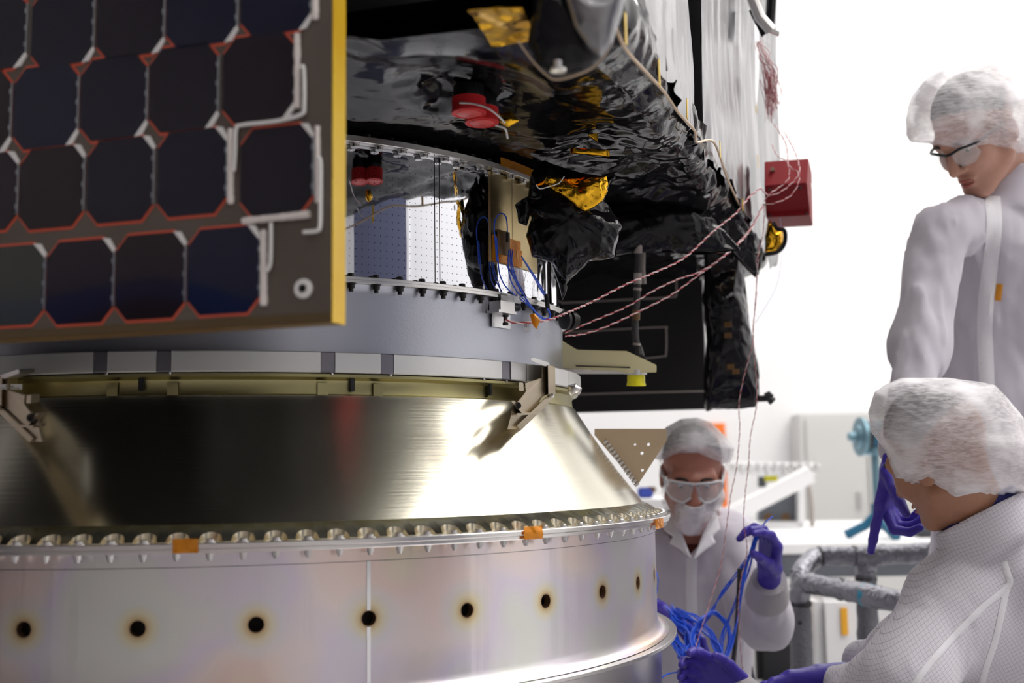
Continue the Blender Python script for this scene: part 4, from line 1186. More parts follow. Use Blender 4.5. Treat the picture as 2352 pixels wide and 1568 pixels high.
def build_head(root, C, A, skin, neck_world, hair='hair_dark', ears=True, sc=.94, hairline=.070):
    nl = A.T @ (np.asarray(neck_world) - C) / sc
    A0 = A; A = A * sc
    fn = head_sdf(nl, ears)
    lo = np.minimum([-.11, -.13, -.15], nl - .07); hi = np.maximum([.11, .14, .15], nl + .07)
    V, F = surface_nets(fn, lo, hi, .0042)
    body = mk('body', C + V @ A.T, F, MATS[skin], root, label=None, sharp=None)
    def loc(p): return C + A @ np.asarray(p, float)
    hair_fn = lambda Q: smax(sd_ell(Q, (0, -.014, .044), (.079, .096, .0935)), -(Q[..., 2] - .030 + .55 * (Q[..., 1] + .02) * (Q[..., 1] < -.02) - (hairline - .03) * np.clip((Q[..., 1] + .02) / .07, 0, 1)), .01)
    V, F = surface_nets(hair_fn, (-.1, -.13, -.08), (.1, .11, .16), .006)
    mk('hair', C + V @ A.T, F, MATS[hair], root, sharp=None)
    for s in (-1, 1):
        b = MB(); b.lathe(loc((s * .032, .0715, .003)), A[:, 1], [(.0001, -.012), (.008, -.009), (.0115, -.002), (.0118, 0), (.0110, .0042), (.0080, .0085), (.0045, .0108), (.0001, .0118)], 18); b.build('eye', MATS['eye_white'], root)
        MB().lathe(loc((s * .032, .0715, .0015)), A[:, 1] - .25 * A[:, 2], [(.0001, .0110), (.0048, .0112), (.0040, .0122), (.0001, .0124)], 14).build('iris', MATS['hair_dark'], root)
        MB().tube(spline([loc(q) for q in ((s * .016, .098, .0225), (s * .030, .0965, .0265), (s * .047, .083, .0215))], 5), [.0028] * 5 + [.0030] * 5 + [.0014], 7).build('eyebrow', MATS['hair_dark'], root)
    m = MB(); m.tube(spline([loc(q) for q in ((-.021, .0905, -.0685), (-.008, .0995, -.0655), (.008, .0995, -.0655), (.021, .0905, -.0685))], 5), np.concatenate([np.linspace(.001, .0032, 8), np.linspace(.0032, .001, 8)]), 7)
    m.tube(spline([loc(q) for q in ((-.018, .0905, -.0745), (-.007, .0975, -.0775), (.007, .0975, -.0775), (.018, .0905, -.0745))], 5), np.concatenate([np.linspace(.001, .0040, 8), np.linspace(.0040, .001, 8)]), 7)
    m.build('lips', MATS['lips'], root)
    return loc
def hand_sdf(wrist, d, n, side, curls, thumb=(.55, .25), spread=.07, L=.185, sc=1.0):
    """wrist point, finger direction d, palm normal n (fingers curl towards it), side = +1/-1 thumb along +/-(d x n)"""
    d = d / np.linalg.norm(d); n = n - d * (n @ d); n /= np.linalg.norm(n); w = np.cross(d, n) * side
    pr = [('c', wrist - d * .03, wrist + d * .012, .026 * sc, .026 * sc)]
    kn = []
    for i in range(4):
        x = (.028 - .0185 * i) * sc
        base = wrist + w * x * .62 + d * .022 * sc; k = wrist + w * x + d * (.088 - .004 * abs(i - 1)) * sc
        pr.append(('c', base, k, .0165 * sc, .0125 * sc)); kn.append(k)
    fingers = []
    lens = [(.042, .026, .021), (.046, .029, .022), (.043, .027, .021), (.034, .021, .019)]
    for i in range(4):
        a = curls[i]; p = kn[i]; ang_ = 0; sp = (1.5 - i) * spread
        fd = d * math.cos(sp) + w * math.sin(sp); seg = []
        for j in range(3):
            ang_ += a * (.75, 1.0, .65)[j]
            q = p + (fd * math.cos(ang_) + n * math.sin(ang_)) * lens[i][j] * sc
            r0, r1 = ((.0105, .0092), (.0092, .0084), (.0084, .0070))[j]
            seg.append(('c', p, q, r0 * sc, r1 * sc)); p = q
        fingers.append(seg)
    t0 = wrist + w * .022 * sc + d * .020 * sc
    td = d * math.cos(thumb[0]) + w * math.sin(thumb[0]); td = td * math.cos(thumb[1]) + n * math.sin(thumb[1])
    t1 = t0 + td * .046 * sc; td2 = td + n * .35 + d * .25; td2 /= np.linalg.norm(td2); t2 = t1 + td2 * .034 * sc
    td3 = td2 + n * .25 + d * .2; td3 /= np.linalg.norm(td3); t3 = t2 + td3 * .026 * sc
    fingers.append([('c', t0, t1, .0165 * sc, .0120 * sc), ('c', t1, t2, .0115 * sc, .0100 * sc), ('c', t2, t3, .0100 * sc, .0080 * sc)])
    def fn(P):
        D = blend(pr, .014)(P)
        for seg in fingers: D = smin(D, blend(seg, .004)(P), .0055)
        return D + .0006 * vnoise(P * 90)
    lo, hi = bounds(pr + [s for f in fingers for s in f], .008)
    return fn, lo, hi
def glove(root, wrist, d, n, side, curls, label=None, cuff_to=None, **k):
    fn, lo, hi = hand_sdf(wrist, d, n, side, curls, **k)
    V, F = surface_nets(fn, lo, hi, .0026)
    return mk('glove', V, F, MATS['glove'], root, label=label, sharp=None)
def coat_mesh(root, prims, k, h, folds, amp, mat='coat', extra=None, cut=None, name='coat'):
    base = blend(prims, k); lo, hi = bounds(prims, .03)
    def fn(P):
        d = base(P)
        d = d + fold_field(P, folds, amp)
        if extra: d = extra(P, d)
        if cut: d = cut(P, d)
        return d
    V, F = surface_nets(fn, lo, hi, h)
    o = mk(name, V, F, MATS[mat], root, sharp=None)
    bvh = BVHTree.FromPolygons([Vector(v) for v in V.tolist()], F.tolist())
    return o, bvh
def cast(bvh, px, py):
    r = ray(px, py); r = r / np.linalg.norm(r)
    h = bvh.ray_cast(Vector(CAM), Vector(r))
    return None if h[0] is None else (np.array(h[0]), np.array(h[1]))
def drape(root, bvh, line, width, name, mat, off=.0022, n=6, label=None):
    """ribbon lying on a garment, along a line seen in the frame"""
    L = []
    P2 = spline(np.array([(x, y, 0) for x, y in line], float), n)[:, :2]
    T = np.gradient(P2, axis=0); T /= np.linalg.norm(T, axis=1)[:, None]; N2 = np.stack([-T[:, 1], T[:, 0]], 1)
    V = []; ok = 0
    for p, q in zip(P2, N2):
        row = []
        for s in (-.5, -.25, 0, .25, .5):
            h = cast(bvh, *(p + q * s * width))
            if h is None: row = None; break
            nn = h[1] if h[1] @ FWD < 0 else -h[1]
            row.append(h[0] + nn * (off if abs(s) < .4 else off * .3))
        if row: V += row; ok += 1
    if ok < 2: return None
    return mk(name, V, grid_faces(ok, 5), mat, root, label=label)
def snap(root, bvh, x, y, r=.0052):
    h = cast(bvh, x, y)
    if h: MB().lathe(h[0] + h[1] * .001, h[1], [(r, -.001), (r, .0012), (r * .7, .002), (r * .45, .0012)], 14).build('snap', MATS['machined'], root)

def cap(root, outline, depth, thick, seed, amp=.006, expo=2.6, mat='hairnet', n=220, k=40, label=None):
    """puffy non-woven bouffant: gathered outline, creased surface, one thickness deep"""
    O = resample(outline, n); c = O.mean(0); V = []; F = []
    s = np.sin(np.linspace(0, PI / 2, k))
    for side in (1, -1):
        b0 = len(V)
        for j in range(k):
            off = -side * thick / 2 * max(0, 1 - s[j] ** expo) ** .5
            q = c + (O - c) * max(s[j], 1e-3)
            V += [W(x, y, depth + off) for x, y in q]
        for j in range(k - 1):
            for i in range(n):
                f = [b0 + j * n + i, b0 + j * n + (i + 1) % n, b0 + (j + 1) * n + (i + 1) % n, b0 + (j + 1) * n + i]
                F.append(f if side == 1 else f[::-1])
    V = np.array(V); cen = W(*c, depth)
    nr = V - cen; nr /= np.linalg.norm(nr, axis=1)[:, None] + 1e-9
    rad = np.tile(np.repeat(s, n), 2)
    d = crumple(V * np.array([1.0, 1.0, .8]) + seed, 5.5, 2) * amp * 1.7 + crumple(V * np.array([.7, 1, 1.4]) + seed * 2, 13, 2) * amp * .75
    th = np.tile(np.arange(n) / n * 2 * PI, 2 * k)
    d = d * (1 - .75 * rad ** 4) + .0022 * rad ** 10 * np.clip((V - cen) @ DOWN * 14, 0, 1) * np.sin(th * 38 + 4 * np.sin(th * 5) + 2 * np.sin(th * 11))
    V = V + nr * d[:, None]
    bm = bmesh.new(); vs = [bm.verts.new(v) for v in V]
    for f in F:
        try: bm.faces.new([vs[i] for i in f])
        except ValueError: pass
    bmesh.ops.remove_doubles(bm, verts=bm.verts, dist=.0003); bmesh.ops.recalc_face_normals(bm, faces=bm.faces); bm.verts.index_update()
    V = [tuple(v.co) for v in bm.verts]; F = [[v.index for v in f.verts] for f in bm.faces]; bm.free()
    return mk('hairnet', V, F, MATS[mat], root, sharp=math.radians(50), label=label)
def legs(root, hip, spread, coatz, depth_dir=None):
    for s in (-1, 1):
        x, y = hip[0] + s * spread, hip[1]
        b = MB(); b.tube([(x, y, coatz), (x + s * .01, y + .01, .50), (x + s * .01, y, .10)], [.085, .062, .055], 16); b.build('trouser_leg', MATS['trousers'], root)
        fn = blend([('c', (x, y + .04, .045), (x, y - .12, .038), .043, .036)], .01)
        V, F = surface_nets(lambda P: smax(fn(P), .0 - P[..., 2], .004), (x - .08, y - .2, -.01), (x + .08, y + .12, .12), .008); mk('shoe', V, F, MATS['shoe_white'], root, sharp=None)

# ---- A: standing at the right, looking down to the left
dA = 2.42
pA = thing('person', 'person standing in white lab coat and hairnet, black glasses, looking down', 'person', (W(2330, 900, 2.5)[0], W(2330, 900, 2.5)[1], 0))
C = W(2243, 308, dA)
A = head_axes(img_dir(-.72, .56, .40), img_dir(-.48, -.85, .22))
neckA = W(2345, 425, 2.50)
loc = build_head(pA, C, A, 'skin_light', neckA)
m = MB()
m.tube(spline([loc(q) for q in ((.070, .060, .012), (.060, .086, .013), (.034, .103, .014), (.010, .107, .008), (0, .109, .007), (-.010, .107, .008), (-.034, .103, .014), (-.060, .086, .013), (-.070, .060, .012))], 5), .0030, 8)
for s in (-1, 1): m.tube(spline([loc(q) for q in ((s * .064, .080, .012), (s * .074, .045, .013), (s * .080, -.005, .010), (s * .082, -.03, -.005))], 5), .0026, 8)
g = m.build('glasses', MATS['frame_black'], pA, label='black framed safety glasses')
for s in (-1, 1):
    m = MB(); q = np.array([loc((s * x, y, z)) for x, y, z in ((.010, .107, .009), (.034, .104, .014), (.060, .088, .013), (.064, .082, -.010), (.050, .094, -.026), (.026, .105, -.028), (.012, .108, -.014))])
    m.prism(q, A[:, 1] * .0016); m.build('lens', MATS['clear_lens'], g, smooth=False)
cap(pA, [(2084, 250), (2092, 222), (2120, 185), (2160, 158), (2215, 140), (2275, 143), (2330, 165), (2385, 215), (2405, 290), (2385, 340), (2340, 352), (2300, 346), (2250, 352), (2205, 352), (2165, 340), (2135, 328), (2108, 329), (2086, 322), (2080, 285)], 2.44, .25, 3.1)
shA, elA, wrA = W(2160, 536, 2.40), W(2114, 790, 2.34), W(2066, 1030, 2.24)
prA = [('c', W(2345, 450, 2.52), W(2335, 560, 2.53), .075, .135), ('c', W(2222, 512, 2.44), W(2460, 520, 2.60), .066, .075),
       ('e', W(2335, 640, 2.54), (.168, .125, .22)), ('e', W(2335, 860, 2.55), (.165, .13, .26)), ('c', W(2335, 1000, 2.55), W(2335, 1330, 2.55), .16, .19),
       ('c', shA, elA, .070, .054), ('c', elA, wrA, .056, .040), ('c', W(2490, 540, 2.62), W(2540, 820, 2.6), .07, .055), ('c', W(2540, 820, 2.6), W(2480, 1040, 2.45), .055, .042)]
nkA = W(2318, 420, 2.49); naxA = img_dir(.25, -.85, -.1)
def collarA(P, d):
    q = P - nkA.astype(np.float32); h = q @ naxA.astype(np.float32); r = np.linalg.norm(q - h[..., None] * naxA.astype(np.float32), axis=-1)
    return smin(d, np.maximum(np.abs(r - .070) - .0075, np.abs(h + .024) - .048), .012)
def cutA(P, d):
    q = P - nkA.astype(np.float32); h = q @ naxA.astype(np.float32); r = np.linalg.norm(q - h[..., None] * naxA.astype(np.float32), axis=-1)
    return np.maximum(d, -np.maximum(r - .062, -(h + .022)))
o, bvA = coat_mesh(pA, prA, .05, .0085, (17, 17, 4.2), .0155, extra=collarA, cut=cutA)
drape(pA, bvA, [(2280, 452), (2283, 520), (2276, 600), (2266, 680), (2262, 760), (2266, 850), (2270, 960)], 36, 'placket', MATS['coat_seam'], .003)
for x, y in ((2272, 453), (2268, 583), (2258, 708), (2259, 835)): snap(pA, bvA, x, y)
drape(pA, bvA, [(2296, 652), (2292, 690)], 16, 'tape_patch', MATS['kapton'], .004, label='amber tape scrap on the coat front')
glove(pA, W(2056, 1064, 2.22), img_dir(-.24, .96, .05), img_dir(.75, .05, .55), 1, [.04, .95, 1.05, 1.1], thumb=(.75, .55), label='purple glove with index finger pointing down')
legs(pA, W(2335, 1300, 2.55), .09, .75)

# ---- B: seated in front, seen from behind
dB = 2.02
pB = thing('person', 'person in white grid weave coat and hairnet seen from behind, blue collar', 'person', (W(2240, 1400, 2.05)[0], W(2240, 1400, 2.05)[1] + .05, 0))
C = W(2158, 1050, dB)
A = head_axes(img_dir(-.50, .40, -.77), img_dir(-.34, -.93, -.12))
neckB = W(2274, 1232, 2.07)
build_head(pB, C, A, 'skin_tan', neckB)
cap(pB, [(1993, 947), (2007, 900), (2035, 882), (2072, 868), (2178, 870), (2240, 880), (2283, 888), (2318, 923), (2352, 960), (2385, 1020), (2392, 1090), (2375, 1128), (2313, 1137), (2253, 1144), (2192, 1155), (2167, 1137), (2123, 1109), (2095, 1113), (2058, 1097), (2039, 1063), (2034, 1040), (2000, 993)], 2.02, .26, 8.4, amp=.008)
nkB = W(2262, 1194, 2.035); naxB = img_dir(-.42, -.85, -.32)
prB = [('c', nkB - naxB * .050, nkB - naxB * .10, .072, .088), ('c', W(2268, 1232, 2.06), W(2300, 1380, 2.10), .080, .15), ('c', W(2205, 1392, 2.02), W(2420, 1400, 2.14), .085, .09), ('e', W(2310, 1520, 2.12), (.20, .15, .24)),
       ('c', W(2300, 1500, 2.12), W(2300, 1900, 2.12), .18, .19), ('c', W(2190, 1400, 2.00), W(2080, 1560, 1.92), .088, .072), ('c', W(2080, 1560, 1.92), W(2000, 1620, 1.98), .074, .058),
       ('c', W(2000, 1600, 1.98), W(1925, 1568, 2.12), .058, .042), ('c', W(2060, 1500, 2.1), W(1985, 1525, 2.2), .060, .045)]
def ring_field(P, nk, nax, R, t, hc, hh):
    q = P - nk.astype(np.float32); h = q @ nax.astype(np.float32); r = np.linalg.norm(q - h[..., None] * nax.astype(np.float32), axis=-1)
    return np.maximum(np.abs(r - R) - t, np.abs(h - hc) - hh), r, h
def extB(P, d): return smin(d, ring_field(P, nkB, naxB, .079, .0085, -.020, .034)[0], .014)
def cutB(P, d):
    _, r, h = ring_field(P, nkB, naxB, .078, .005, -.012, .026)
    return np.maximum(d, -np.maximum(r - .070, -(h + .024)))
o, bvB = coat_mesh(pB, prB, .05, .0066, (13, 13, 8), .0095, 'grid_coat', extra=extB, cut=cutB)
V, F = surface_nets(lambda P: ring_field(P, nkB, naxB, .0685, .0042, .010, .022)[0], nkB - .1, nkB + .1, .0045); mk('blue_collar', V, F, MATS['shirt_blue'], pB, sharp=None, label='dark blue shirt collar')
for L in [[(2306, 1290), (2314, 1315), (2316, 1345), (2260, 1392), (2190, 1462), (2130, 1530), (2096, 1580)], [(2314, 1342), (2302, 1400), (2286, 1470), (2266, 1530), (2252, 1580)]]:
    drape(pB, bvB, L, 15, 'seam_tape', MATS['coat_seam'], .0016, 8)
glove(pB, W(1902, 1556, 2.14), img_dir(-.98, .06, .08), img_dir(.02, .75, .5), -1, [.34, .30, .28, .35], thumb=(.35, .35), label='purple glove resting palm down')
glove(pB, W(1706, 1592, 2.22), img_dir(-.80, -.50, .1), img_dir(-.3, .1, .95), 1, [.42, .50, .55, .6], thumb=(.42, .3), label='purple glove under the blue wire bundle')
V, F = surface_nets(blend([('c', W(1700, 1588, 2.22), W(1760, 1660, 2.12), .036, .045), ('c', W(1760, 1660, 2.12), W(1990, 1760, 2.0), .05, .07)], .03), W(1600, 1850, 2.0) + np.array([0, -.2, 0]), W(2060, 1500, 2.35), .007)
V_ok = len(V)
mk('cuff', V, F, MATS['cuff'], pB, sharp=None, label='light grey knitted sleeve end')
for s in (-1, 1):
    x0, y0 = W(2300, 1900, 2.12)[:2]
    MB().tube(spline([(x0 + s * .10, y0 - .02, .50), (x0 - .25 + s * .05, y0 + .03 + s * .1, .50), (x0 - .40 + s * .05, y0 + .05 + s * .1, .44), (x0 - .40 + s * .05, y0 + .05 + s * .1, .08)], 4), .07, 14).build('trouser_leg', MATS['trousers'], pB)
    MB().box((x0 - .44 + s * .05, y0 + .05 + s * .1, .04), (.26, .09, .08)).build('shoe', MATS['shoe_white'], pB, bevel=.02)
st = thing('stool', 'black stool under the seated person, mostly outside the picture', 'stool', (x0, y0, 0))
MB().lathe((x0, y0, .36), (0, 0, 1), [(.15, 0), (.17, .01), (.17, .05), (.15, .06)], 28).build('seat', MATS['black_plastic'], st)
for k in range(4):
    a = PI / 4 + k * PI / 2; MB().cyl((x0 + .11 * math.cos(a), y0 + .11 * math.sin(a), .37), (x0 + .17 * math.cos(a), y0 + .17 * math.sin(a), 0), .012, n=10).build('leg', MATS['machined'], st)

# ---- C: behind the adapter, facing the camera
dC = 2.80
pC = thing('person', 'person with beard cover, clear goggles and white coat, holding up a gloved hand', 'person', (W(1600, 1500, 2.9)[0], W(1600, 1500, 2.9)[1], 0))
C = W(1590, 1093, dC)
A = head_axes(img_dir(-.10, .22, .96), img_dir(-.02, -.97, .22))
neckC = W(1590, 1215, 2.88)
loc = build_head(pC, C, A, 'skin_ruddy', neckC, sc=.92, hairline=.092)
fnC = head_sdf(None, False)
def beard(Q):
    d = fnC(Q) - .0105 - .0015 * vnoise(Q * 60) - .003 * (1 - 2 * np.abs(vnoise(Q * np.array([45, 20, 18], np.float32))))
    top = Q[..., 2] - np.where(np.abs(Q[..., 0]) > .03, -.024 + .9 * np.maximum(.06 - Q[..., 1], 0), -.036)
    return smax(np.maximum(d, -(fnC(Q) - .0035)), top, .004)
beard_sc = .92
V, F = surface_nets(beard, (-.10, -.03, -.15), (.10, .15, .05), .0036); mk('beard_cover', C + V @ (A * beard_sc).T, F, MATS['beard_net'], pC, sharp=None, label='translucent white beard cover')
m = MB()
gl = [(.0, .122, .022), (.040, .116, .024), (.068, .092, .020), (.072, .080, -.004), (.058, .100, -.024), (.030, .116, -.030), (.010, .122, -.016)]
for s in (-1, 1):
    m.tube(spline([loc((s * x, y, z)) for x, y, z in gl], 4), .0026, 6)
    m.tube(spline([loc(q) for q in ((s * .070, .088, .012), (s * .078, .04, .012), (s * .082, -.01, .008))], 4), .004, 6)
g = m.build('goggles', MATS['clear_frame'], pC, label='clear plastic safety goggles')
for s in (-1, 1):
    q = [loc((s * x, y, z)) for x, y, z in gl]
    MB().prism(q, A[:, 1] * .0015).build('lens', MATS['clear_lens'], g, smooth=False)
    MB().tube(spline([loc((s * x, y, z)) for x, y, z in ((.008, .108, .010), (.014, .108, .017), (.036, .104, .018), (.056, .094, .015))], 4), .0036, 6).build('inner_frame', MATS['frame_black'], g)
cap(pC, [(1504, 1052), (1512, 1006), (1530, 980), (1565, 963), (1600, 960), (1632, 971), (1660, 998), (1686, 1030), (1676, 1060), (1650, 1064), (1628, 1058), (1608, 1048), (1575, 1047), (1545, 1046), (1522, 1056)], 2.82, .24, 5.7)
shC, elC, wrC = W(1682, 1262, 2.86), W(1756, 1428, 2.72), W(1764, 1346, 2.58)
prC = [('c', W(1592, 1215, 2.90), W(1592, 1290, 2.92), .07, .12), ('c', W(1500, 1262, 2.92), W(1675, 1255, 2.88), .075, .075), ('e', W(1588, 1390, 2.93), (.165, .12, .24)),
       ('c', W(1592, 1480, 2.94), W(1600, 1900, 2.95), .14, .19), ('c', shC, elC, .072, .062), ('c', elC, wrC, .060, .036), ('c', W(1490, 1270, 2.92), W(1425, 1440, 2.85), .07, .055), ('c', W(1425, 1430, 2.85), W(1486, 1402, 2.64), .05, .038)]
nkC = W(1588, 1218, 2.885); naxC = img_dir(0, -.9, .25)
def extC(P, d): return smin(d, ring_field(P, nkC, naxC, .072, .006, -.014, .030)[0], .010)
vC = W(1588, 1240, 2.80)
def cutC(P, d):
    _, r, h = ring_field(P, nkC, naxC, .07, .005, -.012, .026)
    q = P - vC.astype(np.float32); x = q @ RIGHT.astype(np.float32); y = q @ DOWN.astype(np.float32); z = q @ FWD.astype(np.float32)
    vee = np.maximum(np.abs(x + .003) - np.clip(.042 * (1 - y / .042), 0, .07), z - .06)
    return np.maximum(np.maximum(d, -np.maximum(r - .062, -(h + .05))), -vee)
o, bvC = coat_mesh(pC, prC, .05, .0085, (16, 16, 4.2), .0120, extra=extC, cut=cutC)
V, F = surface_nets(blend([('c', W(1589, 1212, 2.90), W(1589, 1300, 2.93), .060, .105)], .02), W(1589, 1380, 3.1) - np.array([.16, .4, 0]), W(1589, 1180, 3.1) + np.array([.16, 0, 0]), .008); mk('shirt', V, F, MATS['shirt_brown'], pC, sharp=None, label='dark red brown shirt')
for poly, tl_ in (([(1530, 1176), (1546, 1170), (1562, 1212), (1589, 1284), (1562, 1262), (1538, 1248), (1545, 1232), (1524, 1216)], 1), ([(1630, 1168), (1646, 1176), (1654, 1214), (1638, 1232), (1644, 1246), (1616, 1266), (1592, 1286), (1618, 1214)], -1)):
    V, F = pillow(poly, 2.775, .012, .0012, 40, n=60, k=8, tilt=(tl_ * -.0004, -.0005)); mk('lapel', V, F, MATS['coat_seam'], pC, sharp=None, label='turned down white lapel')
drape(pC, bvC, [(1590, 1282), (1588, 1350), (1590, 1420), (1594, 1500), (1598, 1600)], 26, 'placket', MATS['coat_seam'], .003)
MB().tube([elC + (wrC - elC) * .72, wrC, wrC + (wrC - elC) * .18], [.050, .044, .039], 18).build('cuff', MATS['cuff'], pC, label='light grey knitted cuff')
glove(pC, W(1767, 1312, 2.55), img_dir(-.06, -.88, .42), img_dir(-.86, -.1, .35), 1, [.58, .80, .95, 1.0], thumb=(.35, .62), label='raised purple glove pinching a wire')
glove(pC, W(1500, 1398, 2.60), img_dir(.86, .48, .2), img_dir(-.3, .75, .4), -1, [.45, .5, .55, .6], thumb=(.4, .3), label='purple glove holding the blue wires beside the adapter')
legs(pC, W(1600, 1880, 2.95), .09, .5)
# ------------------------------------------------------------------ brackets on the clamp band
def depth_of(P): return float((np.asarray(P) - CAM) @ FWD)
def bracket(root_label, B, mirror, xs0):
    """B: depth of the bracket; outline coordinates are those of the right-hand bracket, shifted / mirrored for the other one"""
    def X(x, y):
        return (xs0 + (x - 1255) * (-1 if mirror else 1), y + (28 if mirror else 0))
    def pr(poly, d, th): return MB().prism([W(*X(x, y), d + (x - 1262) * .0021) for x, y in (poly[::-1] if mirror else poly)], FWD * th)
    t = thing('release_bracket', root_label, 'bracket', W(*X(1215, 985), B))
    pr([(1218, 823), (1222, 820), (1262, 833), (1262, 840), (1256, 843), (1220, 829)], B - .012, .05).build('top_strap', MATS['machined'], t, bevel=.0008, smooth=False)
    pr([(1258, 838), (1275, 842), (1276, 906), (1259, 906)], B - .018, .05).build('post', MATS['gold_metal'], t, bevel=.0012, smooth=False)
    pr([(1244, 841), (1258, 839), (1259, 906), (1246, 910), (1232, 935), (1185, 986), (1165, 986), (1172, 960), (1176, 936), (1198, 912), (1208, 898), (1206, 880), (1244, 868)], B + .004, .007).build('side_plate', MATS['gold_metal'], t, bevel=.0006, smooth=False)
    pr([(1191, 879), (1202, 879), (1203, 898), (1192, 898)], B - .012, .026).build('block', MATS['gold_metal'], t, bevel=.0008, smooth=False)
    pr([(1264, 903), (1275, 911), (1196, 989), (1186, 978)], B - .012, .012).build('strut', MATS['gold_metal'], t, bevel=.0008, smooth=False)
    pr([(1186, 949), (1238, 947), (1239, 951), (1188, 954)], B - .022, .040).build('cross_flange', MATS['gold_metal'], t, bevel=.0005, smooth=False)
    pr([(1174, 922), (1181, 921), (1206, 947), (1200, 951)], B - .022, .030).build('angled_plate', MATS['gold_metal'], t, bevel=.0005, smooth=False)
    P = W(*X(1189, 931), B - .024 - 73 * .0021)
    MB().lathe(P, -FWD, [(.0045, -.006), (.0055, 0), (.0055, .004), (.0028, .0042), (.0026, .001)], 14).build('bolt', MATS['dark_bolt'], t)
    P = W(*X(1267, 909), B - .016)
    MB().lathe(P, -FWD - .6 * DOWN, [(.004, -.002), (.0045, .002), (.003, .004)], 12).build('bolt', MATS['machined_bright'], t)
    return t
aR = ang(1262, .66, .15); bR = depth_of(cyl(aR, .665, .14))
bracket('tan metal V shaped bracket at the right end of the clamp band', bR, False, 1255)
aL = 2 * math.asin(0) - 0
# the left one mirrors it about the stack axis
aL_px = 45; bL = depth_of(cyl(ang(70, .66, .15, -1.2, .5), .668, .14))
tl = bracket('tan metal V shaped bracket at the far left of the clamp band with white label', bL - .02, True, 8)
P0, P1 = W(2, 886, bL - .045), W(48, 890, bL - .045)
MB().box((P0 + P1) / 2, (.030, .001, .0072), np.stack([RIGHT, FWD, -DOWN], 1)).build('label', MATS['white_plastic'], tl, smooth=False, label='small white printed label')
def text(body, P, size, R3, mat, parent, name='lettering'):
    cu = bpy.data.curves.new(name, 'FONT'); cu.body = body; cu.size = size; cu.align_x = 'CENTER'; cu.align_y = 'CENTER'; cu.extrude = .0001
    ob = bpy.data.objects.new(name, cu); COL.objects.link(ob)
    dg = bpy.context.evaluated_depsgraph_get(); me = bpy.data.meshes.new_from_object(ob.evaluated_get(dg))
    bpy.data.objects.remove(ob); bpy.data.curves.remove(cu)
    me.materials.clear(); me.materials.append(mat)
    return place(name, me, parent, P, R3)
FACE = np.stack([RIGHT, -DOWN, -FWD], 1)
text('Caution', W(22, 886.5, bL - .0462), .0034, FACE, MATS['black_plastic'], tl)
text('DOES NOT LIFT TO CONE', W(24, 891.5, bL - .0462), .0020, FACE, MATS['black_plastic'], tl)
P = W(1320, 890, 2.0); V, F = pillow([(1303, 884), (1322, 880), (1336, 890), (1334, 900), (1312, 910), (1304, 900)], 1.99, .02, .002, 40, n=50, k=8)
mk('end_fitting', V, F, MATS['machined_bright'], band, label='bright tapered end fitting')

# ------------------------------------------------------------------ blue leads on the mirror cylinder
def S(px, py, R): z = zat(px, py, R); return cyl(ang(px, R, z), R, z)
leads = thing('blue_leads', 'thin blue leads looping from the amber tape down to the bolted flange', 'wires', S(1250, 735, .645))
def lead(L, R=.632, r=.0011, mat='blue_wire', name='lead', root=leads, lab=None):
    pts = [S(x, y, R + (q[0] if q else 0)) for x, y, *q in L]
    return MB().tube(spline(pts, 7), r, 7).build(name, MATS[mat], root, label=lab)
lead([(1141, 600), (1138, 560), (1135, 520), (1141, 497), (1152, 490), (1162, 498), (1165, 520), (1165, 535)])
lead([(1140, 545), (1143, 585), (1148, 630), (1165, 662), (1200, 690), (1228, 714, .01), (1246, 729, .012), (1256, 735, .014)])
lead([(1170, 573), (1167, 600), (1172, 640), (1190, 672), (1216, 700, .008), (1240, 726, .012), (1252, 733, .014)])
lead([(1174, 572), (1172, 600), (1180, 635), (1197, 668), (1220, 702, .008), (1243, 728, .012), (1262, 733, .014)])
lead([(1178, 574), (1176, 605), (1190, 650), (1210, 690, .004), (1228, 715, .010), (1248, 733, .014), (1263, 728, .015), (1262, 715, .014)])
lead([(1198, 588), (1222, 628), (1240, 660), (1252, 680)]); lead([(1199, 592), (1226, 636), (1243, 668), (1255, 684)]); lead([(1206, 600), (1232, 640), (1248, 668), (1258, 684)])
lead([(1257, 708, .014), (1264, 724, .014), (1258, 735, .014), (1246, 730, .014)], r=.0014)
lead([(1165, 534), (1165, 556)], r=.0022, mat='black_plastic', name='lead_end', lab='black heat shrink end')
lead([(1254, 678, .004), (1256, 690, .008), (1258, 708, .014)], r=.0042, mat='black_plastic', name='plug', lab='small black plug')
lead([(1255, 735, .014), (1258, 748, .013), (1263, 766, .012)], r=.0006, mat='white_plastic', name='cable_tie', lab='white cable tie')
for x0, x1, y0, y1, R, mt in ((1132, 1196, 546, 606, .6165, 'kapton'), (1143, 1172, 530, 585, .6180, 'brown_tape'), (1188, 1200, 575, 612, .6172, 'kapton'), (1150, 1225, 374, 392, .6305, 'kapton')):
    zz = zat((x0 + x1) / 2, y1, R), zat((x0 + x1) / 2, y0, R)
    V, F = curved_patch(ang(x0, R, zz[0]), ang(x1, R, zz[0]), zz[0], zz[1], R, .0006, .0009, 12, x0)
    mk('tape_patch', V, F, MATS[mt], film, label='amber tape holding the blue leads' if mt == 'kapton' else 'dark brown tape holding the blue leads')

